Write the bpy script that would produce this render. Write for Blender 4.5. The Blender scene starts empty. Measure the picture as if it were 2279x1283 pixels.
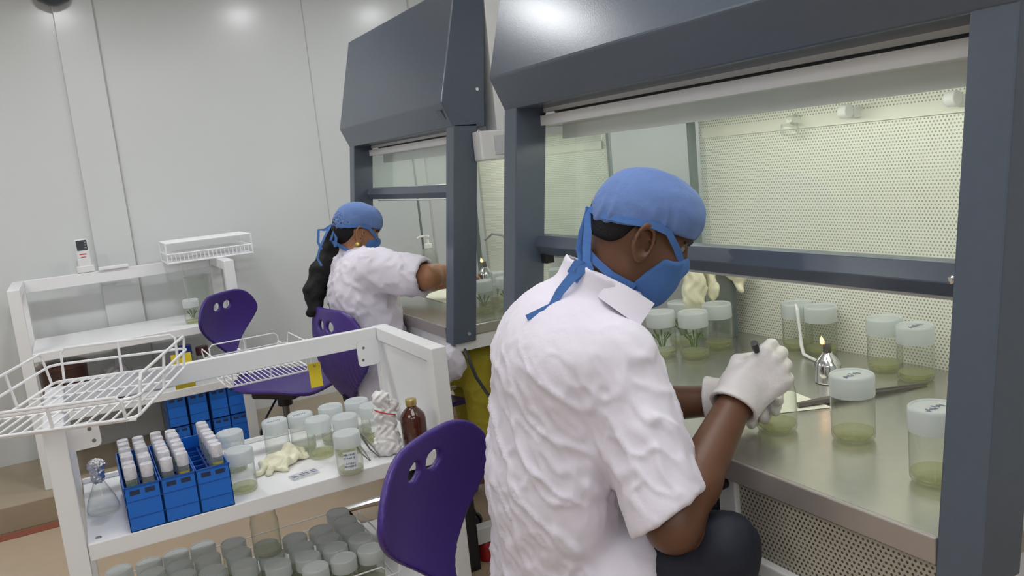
import bpy, math, random
import numpy as np
from mathutils import Vector, Matrix, noise
random.seed(7)
SC = bpy.context.scene
COL = SC.collection

# ------------------------------------------------------------------ camera
F_PX = 1813.785
CW, CH = 2279, 1283
CAM_H = 1.40
RX = np.array([0.87022, -0.48285, -0.09778])      # camera right in the room
RD = np.array([-0.16050, -0.09016, -0.98291])     # camera down in the room
RF = np.cross(RX, RD); RF /= np.linalg.norm(RF)   # camera forward
RD = np.cross(RF, RX); RD /= np.linalg.norm(RD)
RX /= np.linalg.norm(RX)
CPOS = np.array([0.0, 0.0, CAM_H])


def at(px, py, dep):
    """point of the room seen at a place of the photo, at a measured distance"""
    v = RX * (px - 1139.5) / F_PX + RD * (py - 641.5) / F_PX + RF
    return CPOS + v * dep


def onz(px, py, z):
    v = RX * (px - 1139.5) / F_PX + RD * (py - 641.5) / F_PX + RF
    return CPOS + v * ((z - CAM_H) / v[2])


cam_d = bpy.data.cameras.new('camera')
cam_d.sensor_width = 36.0
cam_d.lens = F_PX / CW * 36.0
cam_d.clip_start = 0.05
cam = bpy.data.objects.new('camera', cam_d)
COL.objects.link(cam)
M = Matrix(((RX[0], -RD[0], -RF[0], 0), (RX[1], -RD[1], -RF[1], 0), (RX[2], -RD[2], -RF[2], CAM_H), (0, 0, 0, 1)))
cam.matrix_world = M
SC.camera = cam


# ------------------------------------------------------------------ materials
def lin(c):
    return tuple(((x / 255.0) / 12.92 if x / 255.0 <= 0.04045 else ((x / 255.0 + 0.055) / 1.055) ** 2.4) for x in c)


def new_mat(name):
    m = bpy.data.materials.new(name)
    m.use_nodes = True
    nt = m.node_tree
    b = nt.nodes['Principled BSDF']
    return m, nt, b


def pmat(name, rgb, rough=0.5, metal=0.0, var=0.05, scale=30.0, bump=0.0, bscale=120.0, spec=0.5, coat=0.0, trans=0.0, sheen=0.0, sub=0.0, detail=3.0):
    """principled surface with a little procedural variation; rgb is linear"""
    m, nt, b = new_mat(name)
    n = nt.nodes.new('ShaderNodeTexNoise')
    n.inputs['Scale'].default_value = scale
    n.inputs['Detail'].default_value = detail
    tc = nt.nodes.new('ShaderNodeTexCoord')
    nt.links.new(tc.outputs['Object'], n.inputs['Vector'])
    mx = nt.nodes.new('ShaderNodeMix')
    mx.data_type = 'RGBA'
    mx.inputs[6].default_value = tuple(max(0, x * (1 - var)) for x in rgb) + (1,)
    mx.inputs[7].default_value = tuple(min(1, x * (1 + var)) for x in rgb) + (1,)
    nt.links.new(n.outputs['Fac'], mx.inputs[0])
    nt.links.new(mx.outputs[2], b.inputs['Base Color'])
    b.inputs['Roughness'].default_value = rough
    b.inputs['Metallic'].default_value = metal
    b.inputs['Specular IOR Level'].default_value = spec
    b.inputs['Coat Weight'].default_value = coat
    b.inputs['Coat Roughness'].default_value = 0.19
    b.inputs['Transmission Weight'].default_value = trans
    b.inputs['Sheen Weight'].default_value = sheen
    if sub:
        b.inputs['Subsurface Weight'].default_value = sub
        b.inputs['Subsurface Radius'].default_value = (0.01, 0.006, 0.004)
    if bump:
        n2 = nt.nodes.new('ShaderNodeTexNoise')
        n2.inputs['Scale'].default_value = bscale
        n2.inputs['Detail'].default_value = 4.0
        nt.links.new(tc.outputs['Object'], n2.inputs['Vector'])
        bp = nt.nodes.new('ShaderNodeBump')
        bp.inputs['Strength'].default_value = bump
        bp.inputs['Distance'].default_value = 0.004
        nt.links.new(n2.outputs['Fac'], bp.inputs['Height'])
        nt.links.new(bp.outputs['Normal'], b.inputs['Normal'])
    return m


def glass_mat(name, tint=(0.95, 0.97, 0.94), edge=(0.62, 0.68, 0.55), edge_amt=0.55, gloss_rough=0.03, ior=1.45, haze=0.0):
    """a single-walled clear pane or jar: clear body, coloured at grazing edges, mirror-like surface"""
    m = bpy.data.materials.new(name)
    m.use_nodes = True
    nt = m.node_tree
    nt.nodes.clear()
    out = nt.nodes.new('ShaderNodeOutputMaterial')
    tr = nt.nodes.new('ShaderNodeBsdfTransparent')
    tr.inputs['Color'].default_value = tint + (1,)
    ed = nt.nodes.new('ShaderNodeBsdfTranslucent')
    ed.inputs['Color'].default_value = edge + (1,)
    df = nt.nodes.new('ShaderNodeBsdfDiffuse')
    df.inputs['Color'].default_value = edge + (1,)
    mixd = nt.nodes.new('ShaderNodeMixShader')
    mixd.inputs[0].default_value = 0.5
    nt.links.new(ed.outputs[0], mixd.inputs[1])
    nt.links.new(df.outputs[0], mixd.inputs[2])
    lw = nt.nodes.new('ShaderNodeLayerWeight')
    lw.inputs['Blend'].default_value = 0.5
    pw = nt.nodes.new('ShaderNodeMath')
    pw.operation = 'POWER'
    pw.inputs[1].default_value = 5.0 if ior > 1.4 else 6.0
    nt.links.new(lw.outputs['Facing'], pw.inputs[0])
    r0 = ((ior - 1) / (ior + 1)) ** 2
    fr = nt.nodes.new('ShaderNodeMath')
    fr.operation = 'MULTIPLY_ADD'
    fr.inputs[1].default_value = 1 - r0
    fr.inputs[2].default_value = r0
    nt.links.new(pw.outputs[0], fr.inputs[0])
    mth = nt.nodes.new('ShaderNodeMath')
    mth.operation = 'MULTIPLY_ADD'
    mth.inputs[1].default_value = edge_amt
    mth.inputs[2].default_value = haze
    pe = nt.nodes.new('ShaderNodeMath')
    pe.operation = 'POWER'
    pe.inputs[1].default_value = 2.6
    nt.links.new(lw.outputs['Facing'], pe.inputs[0])
    nt.links.new(pe.outputs[0], mth.inputs[0])
    m1 = nt.nodes.new('ShaderNodeMixShader')
    nt.links.new(mth.outputs[0], m1.inputs[0])
    nt.links.new(tr.outputs[0], m1.inputs[1])
    nt.links.new(mixd.outputs[0], m1.inputs[2])
    gl = nt.nodes.new('ShaderNodeBsdfGlossy')
    gl.inputs['Roughness'].default_value = gloss_rough
    m2 = nt.nodes.new('ShaderNodeMixShader')
    nt.links.new(fr.outputs[0], m2.inputs[0])
    nt.links.new(m1.outputs[0], m2.inputs[1])
    nt.links.new(gl.outputs[0], m2.inputs[2])
    nt.links.new(m2.outputs[0], out.inputs['Surface'])
    return m


def emit_mat(name, rgb, strength):
    m, nt, b = new_mat(name)
    b.inputs['Base Color'].default_value = tuple(rgb) + (1,)
    b.inputs['Emission Color'].default_value = tuple(rgb) + (1,)
    b.inputs['Emission Strength'].default_value = strength
    return m


def perforated_mat(name, base, hole, pitch, radius, axes=(1, 2), rough=0.45):
    """sheet metal punched with round holes in staggered rows"""
    m, nt, b = new_mat(name)
    tc = nt.nodes.new('ShaderNodeTexCoord')
    sp = nt.nodes.new('ShaderNodeSeparateXYZ')
    nt.links.new(tc.outputs['Object'], sp.inputs[0])
    dists = []
    for off in (0.0, 0.5):
        sq = []
        for ax, p in ((axes[0], pitch), (axes[1], pitch * 1.732)):
            a = nt.nodes.new('ShaderNodeMath'); a.operation = 'MULTIPLY_ADD'
            a.inputs[1].default_value = 1.0 / p
            a.inputs[2].default_value = off + 50.0
            nt.links.new(sp.outputs[ax], a.inputs[0])
            f = nt.nodes.new('ShaderNodeMath'); f.operation = 'FRACT'
            nt.links.new(a.outputs[0], f.inputs[0])
            s = nt.nodes.new('ShaderNodeMath'); s.operation = 'MULTIPLY_ADD'
            s.inputs[1].default_value = p
            s.inputs[2].default_value = -0.5 * p
            nt.links.new(f.outputs[0], s.inputs[0])
            q = nt.nodes.new('ShaderNodeMath'); q.operation = 'POWER'
            ab = nt.nodes.new('ShaderNodeMath'); ab.operation = 'ABSOLUTE'
            nt.links.new(s.outputs[0], ab.inputs[0])
            nt.links.new(ab.outputs[0], q.inputs[0])
            q.inputs[1].default_value = 2.0
            sq.append(q)
        ad = nt.nodes.new('ShaderNodeMath'); ad.operation = 'ADD'
        nt.links.new(sq[0].outputs[0], ad.inputs[0])
        nt.links.new(sq[1].outputs[0], ad.inputs[1])
        dists.append(ad)
    mn = nt.nodes.new('ShaderNodeMath'); mn.operation = 'MINIMUM'
    nt.links.new(dists[0].outputs[0], mn.inputs[0])
    nt.links.new(dists[1].outputs[0], mn.inputs[1])
    lt = nt.nodes.new('ShaderNodeMath'); lt.operation = 'LESS_THAN'
    nt.links.new(mn.outputs[0], lt.inputs[0])
    lt.inputs[1].default_value = radius * radius
    mx = nt.nodes.new('ShaderNodeMix'); mx.data_type = 'RGBA'
    nt.links.new(lt.outputs[0], mx.inputs[0])
    mx.inputs[6].default_value = tuple(base) + (1,)
    mx.inputs[7].default_value = tuple(hole) + (1,)
    nt.links.new(mx.outputs[2], b.inputs['Base Color'])
    b.inputs['Roughness'].default_value = rough
    return m


# ------------------------------------------------------------------ mesh helpers
class MB:
    def __init__(self):
        self.v = []
        self.f = []

    def add(self, vs, fs):
        o = len(self.v)
        self.v += [tuple(float(c) for c in p) for p in vs]
        self.f += [tuple(i + o for i in f) for f in fs]
        return self

    def box(self, x0, x1, y0, y1, z0, z1):
        vs = [(x, y, z) for x in (x0, x1) for y in (y0, y1) for z in (z0, z1)]
        return self.add(vs, [(0, 1, 3, 2), (4, 6, 7, 5), (0, 4, 5, 1), (2, 3, 7, 6), (0, 2, 6, 4), (1, 5, 7, 3)])

    def obox(self, c, ax, ay, az, hx, hy, hz):
        """box about c with half sizes along three axes"""
        c, ax, ay, az = map(np.array, (c, ax, ay, az))
        vs = [c + ax * hx * a + ay * hy * b + az * hz * d for a in (-1, 1) for b in (-1, 1) for d in (-1, 1)]
        return self.add(vs, [(0, 1, 3, 2), (4, 6, 7, 5), (0, 4, 5, 1), (2, 3, 7, 6), (0, 2, 6, 4), (1, 5, 7, 3)])

    def prism(self, xz, y0, y1):
        n = len(xz)
        vs = [(x, y0, z) for x, z in xz] + [(x, y1, z) for x, z in xz]
        fs = [tuple(range(n)), tuple(range(2 * n - 1, n - 1, -1))]
        fs += [(i, i + n, (i + 1) % n + n, (i + 1) % n) for i in range(n)]
        return self.add(vs, fs)

    def prism_z(self, xy, z0, z1):
        n = len(xy)
        vs = [(x, y, z0) for x, y in xy] + [(x, y, z1) for x, y in xy]
        fs = [tuple(range(n - 1, -1, -1)), tuple(range(n, 2 * n))]
        fs += [(i, (i + 1) % n, (i + 1) % n + n, i + n) for i in range(n)]
        return self.add(vs, fs)

    def lathe(self, prof, n=24, c=(0, 0, 0), axis=(0, 0, 1), cap0=True, cap1=True):
        ax = np.array(axis, float); ax /= np.linalg.norm(ax)
        h = np.array((1, 0, 0)) if abs(ax[0]) < 0.9 else np.array((0, 1, 0))
        u = np.cross(ax, h); u /= np.linalg.norm(u)
        w = np.cross(ax, u)
        c = np.array(c, float)
        vs = []
        for r, z in prof:
            for k in range(n):
                a = 2 * math.pi * k / n
                vs.append(c + ax * z + (u * math.cos(a) + w * math.sin(a)) * r)
        fs = []
        for i in range(len(prof) - 1):
            for k in range(n):
                fs.append((i * n + k, i * n + (k + 1) % n, (i + 1) * n + (k + 1) % n, (i + 1) * n + k))
        if cap0:
            fs.append(tuple(range(n - 1, -1, -1)))
        if cap1:
            b = (len(prof) - 1) * n
            fs.append(tuple(b + k for k in range(n)))
        return self.add(vs, fs)

    def tube(self, pts, r, n=8, closed=False):
        pts = [np.array(p, float) for p in pts]
        m = len(pts)
        rs = r if hasattr(r, '__len__') else [r] * m
        vs = []
        up = None
        for i in range(m):
            if closed:
                t = pts[(i + 1) % m] - pts[i - 1]
            else:
                t = pts[min(i + 1, m - 1)] - pts[max(i - 1, 0)]
            t = t / (np.linalg.norm(t) + 1e-12)
            if up is None:
                h = np.array((0, 0, 1.0)) if abs(t[2]) < 0.9 else np.array((1.0, 0, 0))
                up = h - t * (h @ t)
            else:
                up = up - t * (up @ t)
            up /= np.linalg.norm(up) + 1e-12
            s = np.cross(t, up)
            for k in range(n):
                a = 2 * math.pi * k / n
                vs.append(pts[i] + (up * math.cos(a) + s * math.sin(a)) * rs[i])
        fs = []
        for i in range(m if closed else m - 1):
            j = (i + 1) % m
            for k in range(n):
                fs.append((i * n + k, i * n + (k + 1) % n, j * n + (k + 1) % n, j * n + k))
        if not closed:
            fs.append(tuple(range(n - 1, -1, -1)))
            fs.append(tuple((m - 1) * n + k for k in range(n)))
        return self.add(vs, fs)

    def ribbon(self, pts, width, thick, nrm):
        """flat tape along pts; nrm is the facing of the tape at each point or one for all"""
        pts = [np.array(p, float) for p in pts]
        m = len(pts)
        vs = []
        for i in range(m):
            t = pts[min(i + 1, m - 1)] - pts[max(i - 1, 0)]
            t /= np.linalg.norm(t) + 1e-12
            nn = np.array(nrm[i] if hasattr(nrm[0], '__len__') else nrm, float)
            s = np.cross(t, nn); s /= np.linalg.norm(s) + 1e-12
            q = np.cross(s, t)
            w = width[i] if hasattr(width, '__len__') else width
            for a, b in ((-1, -1), (1, -1), (1, 1), (-1, 1)):
                vs.append(pts[i] + s * a * w / 2 + q * b * thick / 2)
        fs = []
        for i in range(m - 1):
            for k in range(4):
                fs.append((i * 4 + k, i * 4 + (k + 1) % 4, (i + 1) * 4 + (k + 1) % 4, (i + 1) * 4 + k))
        fs += [(3, 2, 1, 0), tuple((m - 1) * 4 + k for k in range(4))]
        return self.add(vs, fs)

    def build(self, name, mat, parent=None, smooth=False, bevel=0.0, world=True, angle=0.6):
        me = bpy.data.meshes.new(name)
        off = np.zeros(3)
        if parent is not None and world:
            off = np.array(list(parent.get('_o', (0.0, 0.0, 0.0))), float)
        me.from_pydata([tuple(np.array(p) - off) for p in self.v], [], self.f)
        import bmesh
        bm = bmesh.new(); bm.from_mesh(me)
        bmesh.ops.recalc_face_normals(bm, faces=bm.faces)
        bm.to_mesh(me); bm.free()
        me.materials.append(mat)
        o = bpy.data.objects.new(name, me)
        COL.objects.link(o)
        if smooth:
            for p in me.polygons:
                p.use_smooth = True
            try:
                me.set_sharp_from_angle(angle=angle)
            except Exception:
                pass
        if bevel:
            b = o.modifiers.new('bevel', 'BEVEL')
            b.width = bevel; b.segments = 2; b.limit_method = 'ANGLE'; b.harden_normals = False
        if parent is not None:
            o.parent = parent
            o['_o'] = off.tolist()
        return o


_roots = []


def thing(name, label, cat, loc=(0, 0, 0), group=None, rotz=0.0):
    o = bpy.data.objects.new(name, None)
    COL.objects.link(o)
    o.empty_display_size = 0.05
    o.location = loc
    o.rotation_euler = (0, 0, rotz)
    o['label'] = label; o['category'] = cat
    if group:
        o['group'] = group
    o['_o'] = list(loc)
    _roots.append(o)
    return o


def tag(o, label, cat, group=None, kind=None):
    o['label'] = label; o['category'] = cat
    if group:
        o['group'] = group
    if kind:
        o['kind'] = kind
    return o


def structure(o):
    o['kind'] = 'structure'
    return o


def copy_tree(o, loc, label=None, rotz=None, group=None):
    c = o.copy(); COL.objects.link(c)
    c.location = loc
    if rotz is not None:
        c.rotation_euler = (0, 0, rotz)
    if label:
        c['label'] = label
    if group:
        c['group'] = group
    for ch in [k for k in bpy.data.objects if k.parent == o]:
        d = ch.copy(); COL.objects.link(d); d.parent = c
        for g in [k for k in bpy.data.objects if k.parent == ch]:
            e = g.copy(); COL.objects.link(e); e.parent = d
    _roots.append(c)
    return c


# ------------------------------------------------------------------ soft solids from distance fields
def rc(p, a, b, r1, r2):
    a = np.array(a, np.float32); b = np.array(b, np.float32)
    ba = b - a
    t = np.clip(((p - a) @ ba) / float(ba @ ba), 0, 1)
    q = p - a - t[:, None] * ba
    return np.sqrt((q * q).sum(1)) - (r1 + (r2 - r1) * t)


def ell(p, c, r, ax=None):
    q = p - np.array(c, np.float32)
    if ax is not None:
        q = q @ np.array(ax, np.float32).T
    r = np.array(r, np.float32)
    k0 = np.sqrt(((q / r) ** 2).sum(1)) + 1e-9
    k1 = np.sqrt(((q / (r * r)) ** 2).sum(1)) + 1e-9
    return k0 * (k0 - 1) / k1


def rbox(p, c, h, r, ax=None):
    q = p - np.array(c, np.float32)
    if ax is not None:
        q = q @ np.array(ax, np.float32).T
    d = np.abs(q) - np.array(h, np.float32) + r
    return np.sqrt((np.maximum(d, 0) ** 2).sum(1)) + np.minimum(d.max(1), 0) - r


def pln(p, c, n):
    n = np.array(n, np.float32); n = n / np.linalg.norm(n)
    return (p - np.array(c, np.float32)) @ n


def smin(a, b, k):
    h = np.clip(0.5 + 0.5 * (b - a) / k, 0, 1)
    return b + (a - b) * h - k * h * (1 - h)


def smax(a, b, k):
    return -smin(-a, -b, k)


def sdf_mesh(fn, lo, hi, res):
    """surface nets"""
    lo = np.array(lo, np.float32); hi = np.array(hi, np.float32)
    n = np.maximum(np.ceil((hi - lo) / res).astype(int) + 1, 3)
    gx, gy, gz = (lo[i] + res * np.arange(n[i], dtype=np.float32) for i in range(3))
    V = np.empty(n, np.float32)
    yy, zz = np.meshgrid(gy, gz, indexing='ij')
    step = max(1, int(200000 / (n[1] * n[2])))
    for i in range(0, n[0], step):
        xs = gx[i:i + step]
        P = np.empty((len(xs), n[1], n[2], 3), np.float32)
        P[..., 0] = xs[:, None, None]; P[..., 1] = yy; P[..., 2] = zz
        V[i:i + step] = fn(P.reshape(-1, 3)).reshape(len(xs), n[1], n[2])
    V[0] = np.maximum(V[0], res); V[-1] = np.maximum(V[-1], res)
    V[:, 0] = np.maximum(V[:, 0], res); V[:, -1] = np.maximum(V[:, -1], res)
    V[:, :, 0] = np.maximum(V[:, :, 0], res); V[:, :, -1] = np.maximum(V[:, :, -1], res)
    S = V < 0
    cnt = np.zeros(n - 1, np.int8)
    acc = np.zeros(tuple(n - 1) + (3,), np.float32)
    ne = np.zeros(n - 1, np.float32)
    corner = [(a, b, c) for a in (0, 1) for b in (0, 1) for c in (0, 1)]

    def sl(c):
        return tuple(slice(c[k], n[k] - 1 + c[k]) for k in range(3))
    for c0 in corner:
        for k in range(3):
            if c0[k] == 0:
                c1 = list(c0); c1[k] = 1
                a, b = V[sl(c0)], V[sl(c1)]
                x = (a < 0) != (b < 0)
                t = np.where(x, a / np.where(x, a - b, 1), 0)
                for d in range(3):
                    acc[..., d] += np.where(x, c0[d] + (t if d == k else 0), 0)
                ne += x
    act = ne > 0
    idx = -np.ones(n - 1, np.int64)
    idx[act] = np.arange(act.sum())
    ijk = np.argwhere(act)
    verts = lo + res * (ijk + acc[act] / ne[act][:, None])
    faces = []
    for k in range(3):
        u, w = [(1, 2), (2, 0), (0, 1)][k]
        s0 = [slice(1, n[d] - 1) for d in range(3)]; s1 = list(s0)
        s0[k] = slice(0, n[k] - 1); s1[k] = slice(1, n[k])
        A, B = S[tuple(s0)], S[tuple(s1)]
        e = np.argwhere(A != B)
        if len(e) == 0:
            continue
        inside = A[tuple(e.T)]
        base = e.copy()
        for d in range(3):
            if d != k:
                base[:, d] += 1
        q = []
        for du, dw in ((-1, -1), (0, -1), (0, 0), (-1, 0)):
            b = base.copy(); b[:, u] += du; b[:, w] += dw
            q.append(idx[tuple(b.T)])
        q = np.stack(q, 1)
        q[~inside] = q[~inside][:, ::-1]
        faces.append(q)
    return verts, np.concatenate(faces)


def smooth_verts(v, f, it=2, lam=0.5):
    e = np.concatenate([f[:, [0, 1]], f[:, [1, 2]], f[:, [2, 3]], f[:, [3, 0]]])
    for _ in range(it):
        s = np.zeros_like(v); c = np.zeros(len(v), np.float32)
        np.add.at(s, e[:, 0], v[e[:, 1]]); np.add.at(c, e[:, 0], 1)
        np.add.at(s, e[:, 1], v[e[:, 0]]); np.add.at(c, e[:, 1], 1)
        v = v + lam * (s / c[:, None] - v)
    return v


def vert_normals(v, f):
    a = np.cross(v[f[:, 2]] - v[f[:, 0]], v[f[:, 3]] - v[f[:, 1]])
    nn = np.zeros_like(v)
    for k in range(4):
        np.add.at(nn, f[:, k], a)
    return nn / (np.linalg.norm(nn, axis=1)[:, None] + 1e-12)


def soft(name, fn, lo, hi, res, mat, parent=None, it=2, disp=None, world=True):
    v, f = sdf_mesh(fn, lo, hi, res)
    v = smooth_verts(v.astype(np.float32), f, it)
    if disp is not None:
        nn = vert_normals(v, f)
        v = v + nn * disp(v, nn)[:, None]
    off = np.array(list(parent.get('_o', (0.0, 0.0, 0.0))), float) if (parent is not None and world) else np.zeros(3)
    me = bpy.data.meshes.new(name)
    me.from_pydata((v - off).tolist(), [], f.tolist())
    me.materials.append(mat)
    me.polygons.foreach_set('use_smooth', [True] * len(me.polygons))
    o = bpy.data.objects.new(name, me)
    COL.objects.link(o)
    if parent is not None:
        o.parent = parent; o['_o'] = off.tolist()
    return o


def wav(v, seeds, scale, rid=True):
    """cheap band-limited noise on many points: warped sums of sines"""
    rs = np.random.RandomState(seeds)
    out = np.zeros(len(v))
    w = v * scale
    w = w + 0.35 * np.sin(w[:, [1, 2, 0]] * 1.7 + rs.rand(3) * 6) + 0.25 * np.sin(w[:, [2, 0, 1]] * 2.9 + rs.rand(3) * 6)
    for _ in range(7):
        d = rs.randn(3); d /= np.linalg.norm(d)
        s = np.sin(w @ d * rs.uniform(0.8, 1.5) + rs.rand() * 6.28)
        out += (1 - 2 * np.abs(s)) if rid else s
    return out / 7
# ------------------------------------------------------------------ colours
m_wall = pmat('wall_panel', (0.66, 0.68, 0.68), 0.35, var=0.015, scale=3, spec=0.5, coat=0.6)
m_ceil = pmat('ceiling_panel', (0.78, 0.78, 0.76), 0.6, var=0.02)
m_floor = pmat('floor_vinyl', (0.45, 0.35, 0.245), 0.35, var=0.08, scale=14, spec=0.4)
m_plat = pmat('platform_vinyl', (0.35, 0.285, 0.20), 0.45, var=0.06, scale=10)
m_stripe = pmat('brick_red_stripe', (0.25, 0.075, 0.045), 0.5, var=0.1)
m_seal = pmat('joint_sealant', (0.56, 0.54, 0.50), 0.6, var=0.08, scale=40)
m_slate = pmat('slate_powder_coat', (0.082, 0.103, 0.138), 0.25, var=0.06, scale=60, bump=0.03, bscale=300, spec=0.6)
m_white = pmat('white_enamel', (0.78, 0.78, 0.78), 0.35, var=0.03, scale=25)
m_white2 = pmat('white_painted_wood', (0.82, 0.82, 0.83), 0.4, var=0.025, scale=18)
m_grey = pmat('grey_enamel', (0.36, 0.35, 0.37), 0.35, var=0.04)
m_grey2 = pmat('pale_grey_enamel', (0.60, 0.60, 0.64), 0.35, var=0.04)
m_steel = pmat('brushed_steel', (0.55, 0.54, 0.495), 0.26, metal=0.85, var=0.08, scale=50, bump=0.03, bscale=300)
m_edge = pmat('steel_edge', (0.46, 0.42, 0.40), 0.35, metal=0.6, var=0.05)
m_chrome = pmat('chrome', (0.80, 0.80, 0.82), 0.12, metal=1.0, var=0.03)
m_black = pmat('black_plastic', (0.012, 0.012, 0.016), 0.4, var=0.2)
m_red = pmat('red_plastic', (0.42, 0.02, 0.03), 0.35, var=0.1)
m_wire = pmat('white_coated_wire', (0.86, 0.86, 0.88), 0.35, var=0.02)
m_perf = perforated_mat('perforated_cream_sheet', (0.78, 0.78, 0.70), (0.33, 0.33, 0.27), 0.0085, 0.0021)
m_perf2 = perforated_mat('perforated_grey_sheet', (0.46, 0.43, 0.36), (0.07, 0.06, 0.05), 0.0085, 0.0022)
m_pane = glass_mat('cabinet_glass', (0.975, 0.987, 0.978), (0.5, 0.62, 0.55), 0.3, 0.02, 1.5, haze=0.03)
m_tube = emit_mat('fluorescent_tube', (0.98, 1.0, 0.90), 7.5)
m_fill_panel = emit_mat('fill_panel_diffuser', (0.97, 0.985, 1.0), 3.4)
m_lamp = emit_mat('ceiling_lamp_diffuser', (0.97, 0.985, 1.0), 95.0)

# ------------------------------------------------------------------ the room
XL, XR, YF, YB, ZC = -3.2, 2.75, -2.4, 4.75, 2.6
structure(MB().box(XL, XR, YF, YB, -0.1, 0.0).build('floor', m_floor))
structure(MB().box(XL, XR, YF, YB, ZC, ZC + 0.1).build('ceiling', m_ceil))
structure(MB().box(XL, XR, YB, YB + 0.1, -0.1, ZC + 0.1).build('wall_back', m_wall))
structure(MB().box(XR, XR + 0.1, YF, YB, -0.1, ZC + 0.1).build('wall_right', m_wall))
structure(MB().box(XL - 0.1, XL, YF, YB, -0.1, ZC + 0.1).build('wall_left', m_wall))
structure(MB().box(XL, XR, YF - 0.1, YF, -0.1, ZC + 0.1).build('wall_front', m_wall))
structure(MB().box(XL, XR, 4.08, YB, 0.0, 0.12).build('floor_platform', m_plat, bevel=0.006))
structure(MB().box(XL, XR, 3.995, 4.07, 0.0, 0.003).build('trim_1', m_stripe))
# a boxed pipe chase and the sealed joints of the wall panels
structure(MB().box(0.118, 0.300, YB - 0.018, YB, 0.12, ZC).build('trim_2', m_wall, bevel=0.004))
for k, (x, w) in enumerate(((0.304, 0.006), (1.370, 0.003), (2.015, 0.012))):
    structure(MB().box(x, x + w, YB - 0.004, YB, 0.12, ZC).build('trim_%d' % (k + 3), m_seal))

lamp0 = None
for x in (-2.1, -0.97, 0.17, 1.31, 2.28):
    lab = 'round ceiling lamp by the back wall, ' + {-2.1: 'nearest the left wall', -0.97: 'second from the left wall', 0.17: 'in the middle of the row', 1.31: 'second from the right wall', 2.28: 'nearest the right wall'}[x]
    if lamp0 is None:
        lamp0 = thing('ceiling_lamp', lab, 'lamp', (x, 3.4, ZC), 'round ceiling lamps')
        MB().lathe([(0.125, 0.0), (0.13, -0.012), (0.105, -0.016), (0.10, -0.010)], 32, (0, 0, 0), cap0=False, cap1=False).build('lamp_rim', m_white, lamp0, smooth=True, world=False)
        MB().lathe([(0.101, -0.0105), (0.0001, -0.0105)], 32, cap0=False, cap1=False).build('diffuser', m_lamp, lamp0, world=False)
    else:
        copy_tree(lamp0, (x, 3.4, ZC), lab)
pan0 = None
for x, y in ((-1.3, 1.0), (0.7, 1.0), (-1.3, -1.1), (0.7, -1.1)):  # fill panels added to light the room; no such lamps are seen
    lab = 'added square ceiling fill panel %s, %s' % ({-1.3: 'on the left', 0.7: 'on the right'}[x], {1.0: 'over the middle of the room', -1.1: 'in the rear of the room'}[y])
    if pan0 is None:
        pan0 = thing('added_fill_panel', lab, 'lamp', (x, y, ZC), 'added ceiling fill panels')
        MB().box(-0.62, 0.62, -0.62, -0.60, -0.02, 0).box(-0.62, 0.62, 0.60, 0.62, -0.02, 0).box(-0.62, -0.60, -0.6, 0.6, -0.02, 0).box(0.60, 0.62, -0.6, 0.6, -0.02, 0).build('panel_frame', m_white, pan0, world=False)
        MB().box(-0.60, 0.60, -0.60, 0.60, -0.012, -0.004).build('diffuser', m_fill_panel, pan0, world=False)
    else:
        copy_tree(pan0, (x, y, ZC), lab)

o = MB().lathe([(0.085, 0.0), (0.085, -0.03), (0.07, -0.055), (0.03, -0.075), (0.001, -0.08)], 32, (0.13, 4.66, 2.430)).build('dome_camera', pmat('dark_dome', (0.03, 0.035, 0.045), 0.2), smooth=True)
tag(o, 'dark half-round dome high up on the back wall', 'dome')
MBK = MB().box(0.04, 0.20, 4.58, 4.75, 2.430, 2.445)
b = MBK.build('bracket', m_grey, None)
b.parent = o


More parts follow.
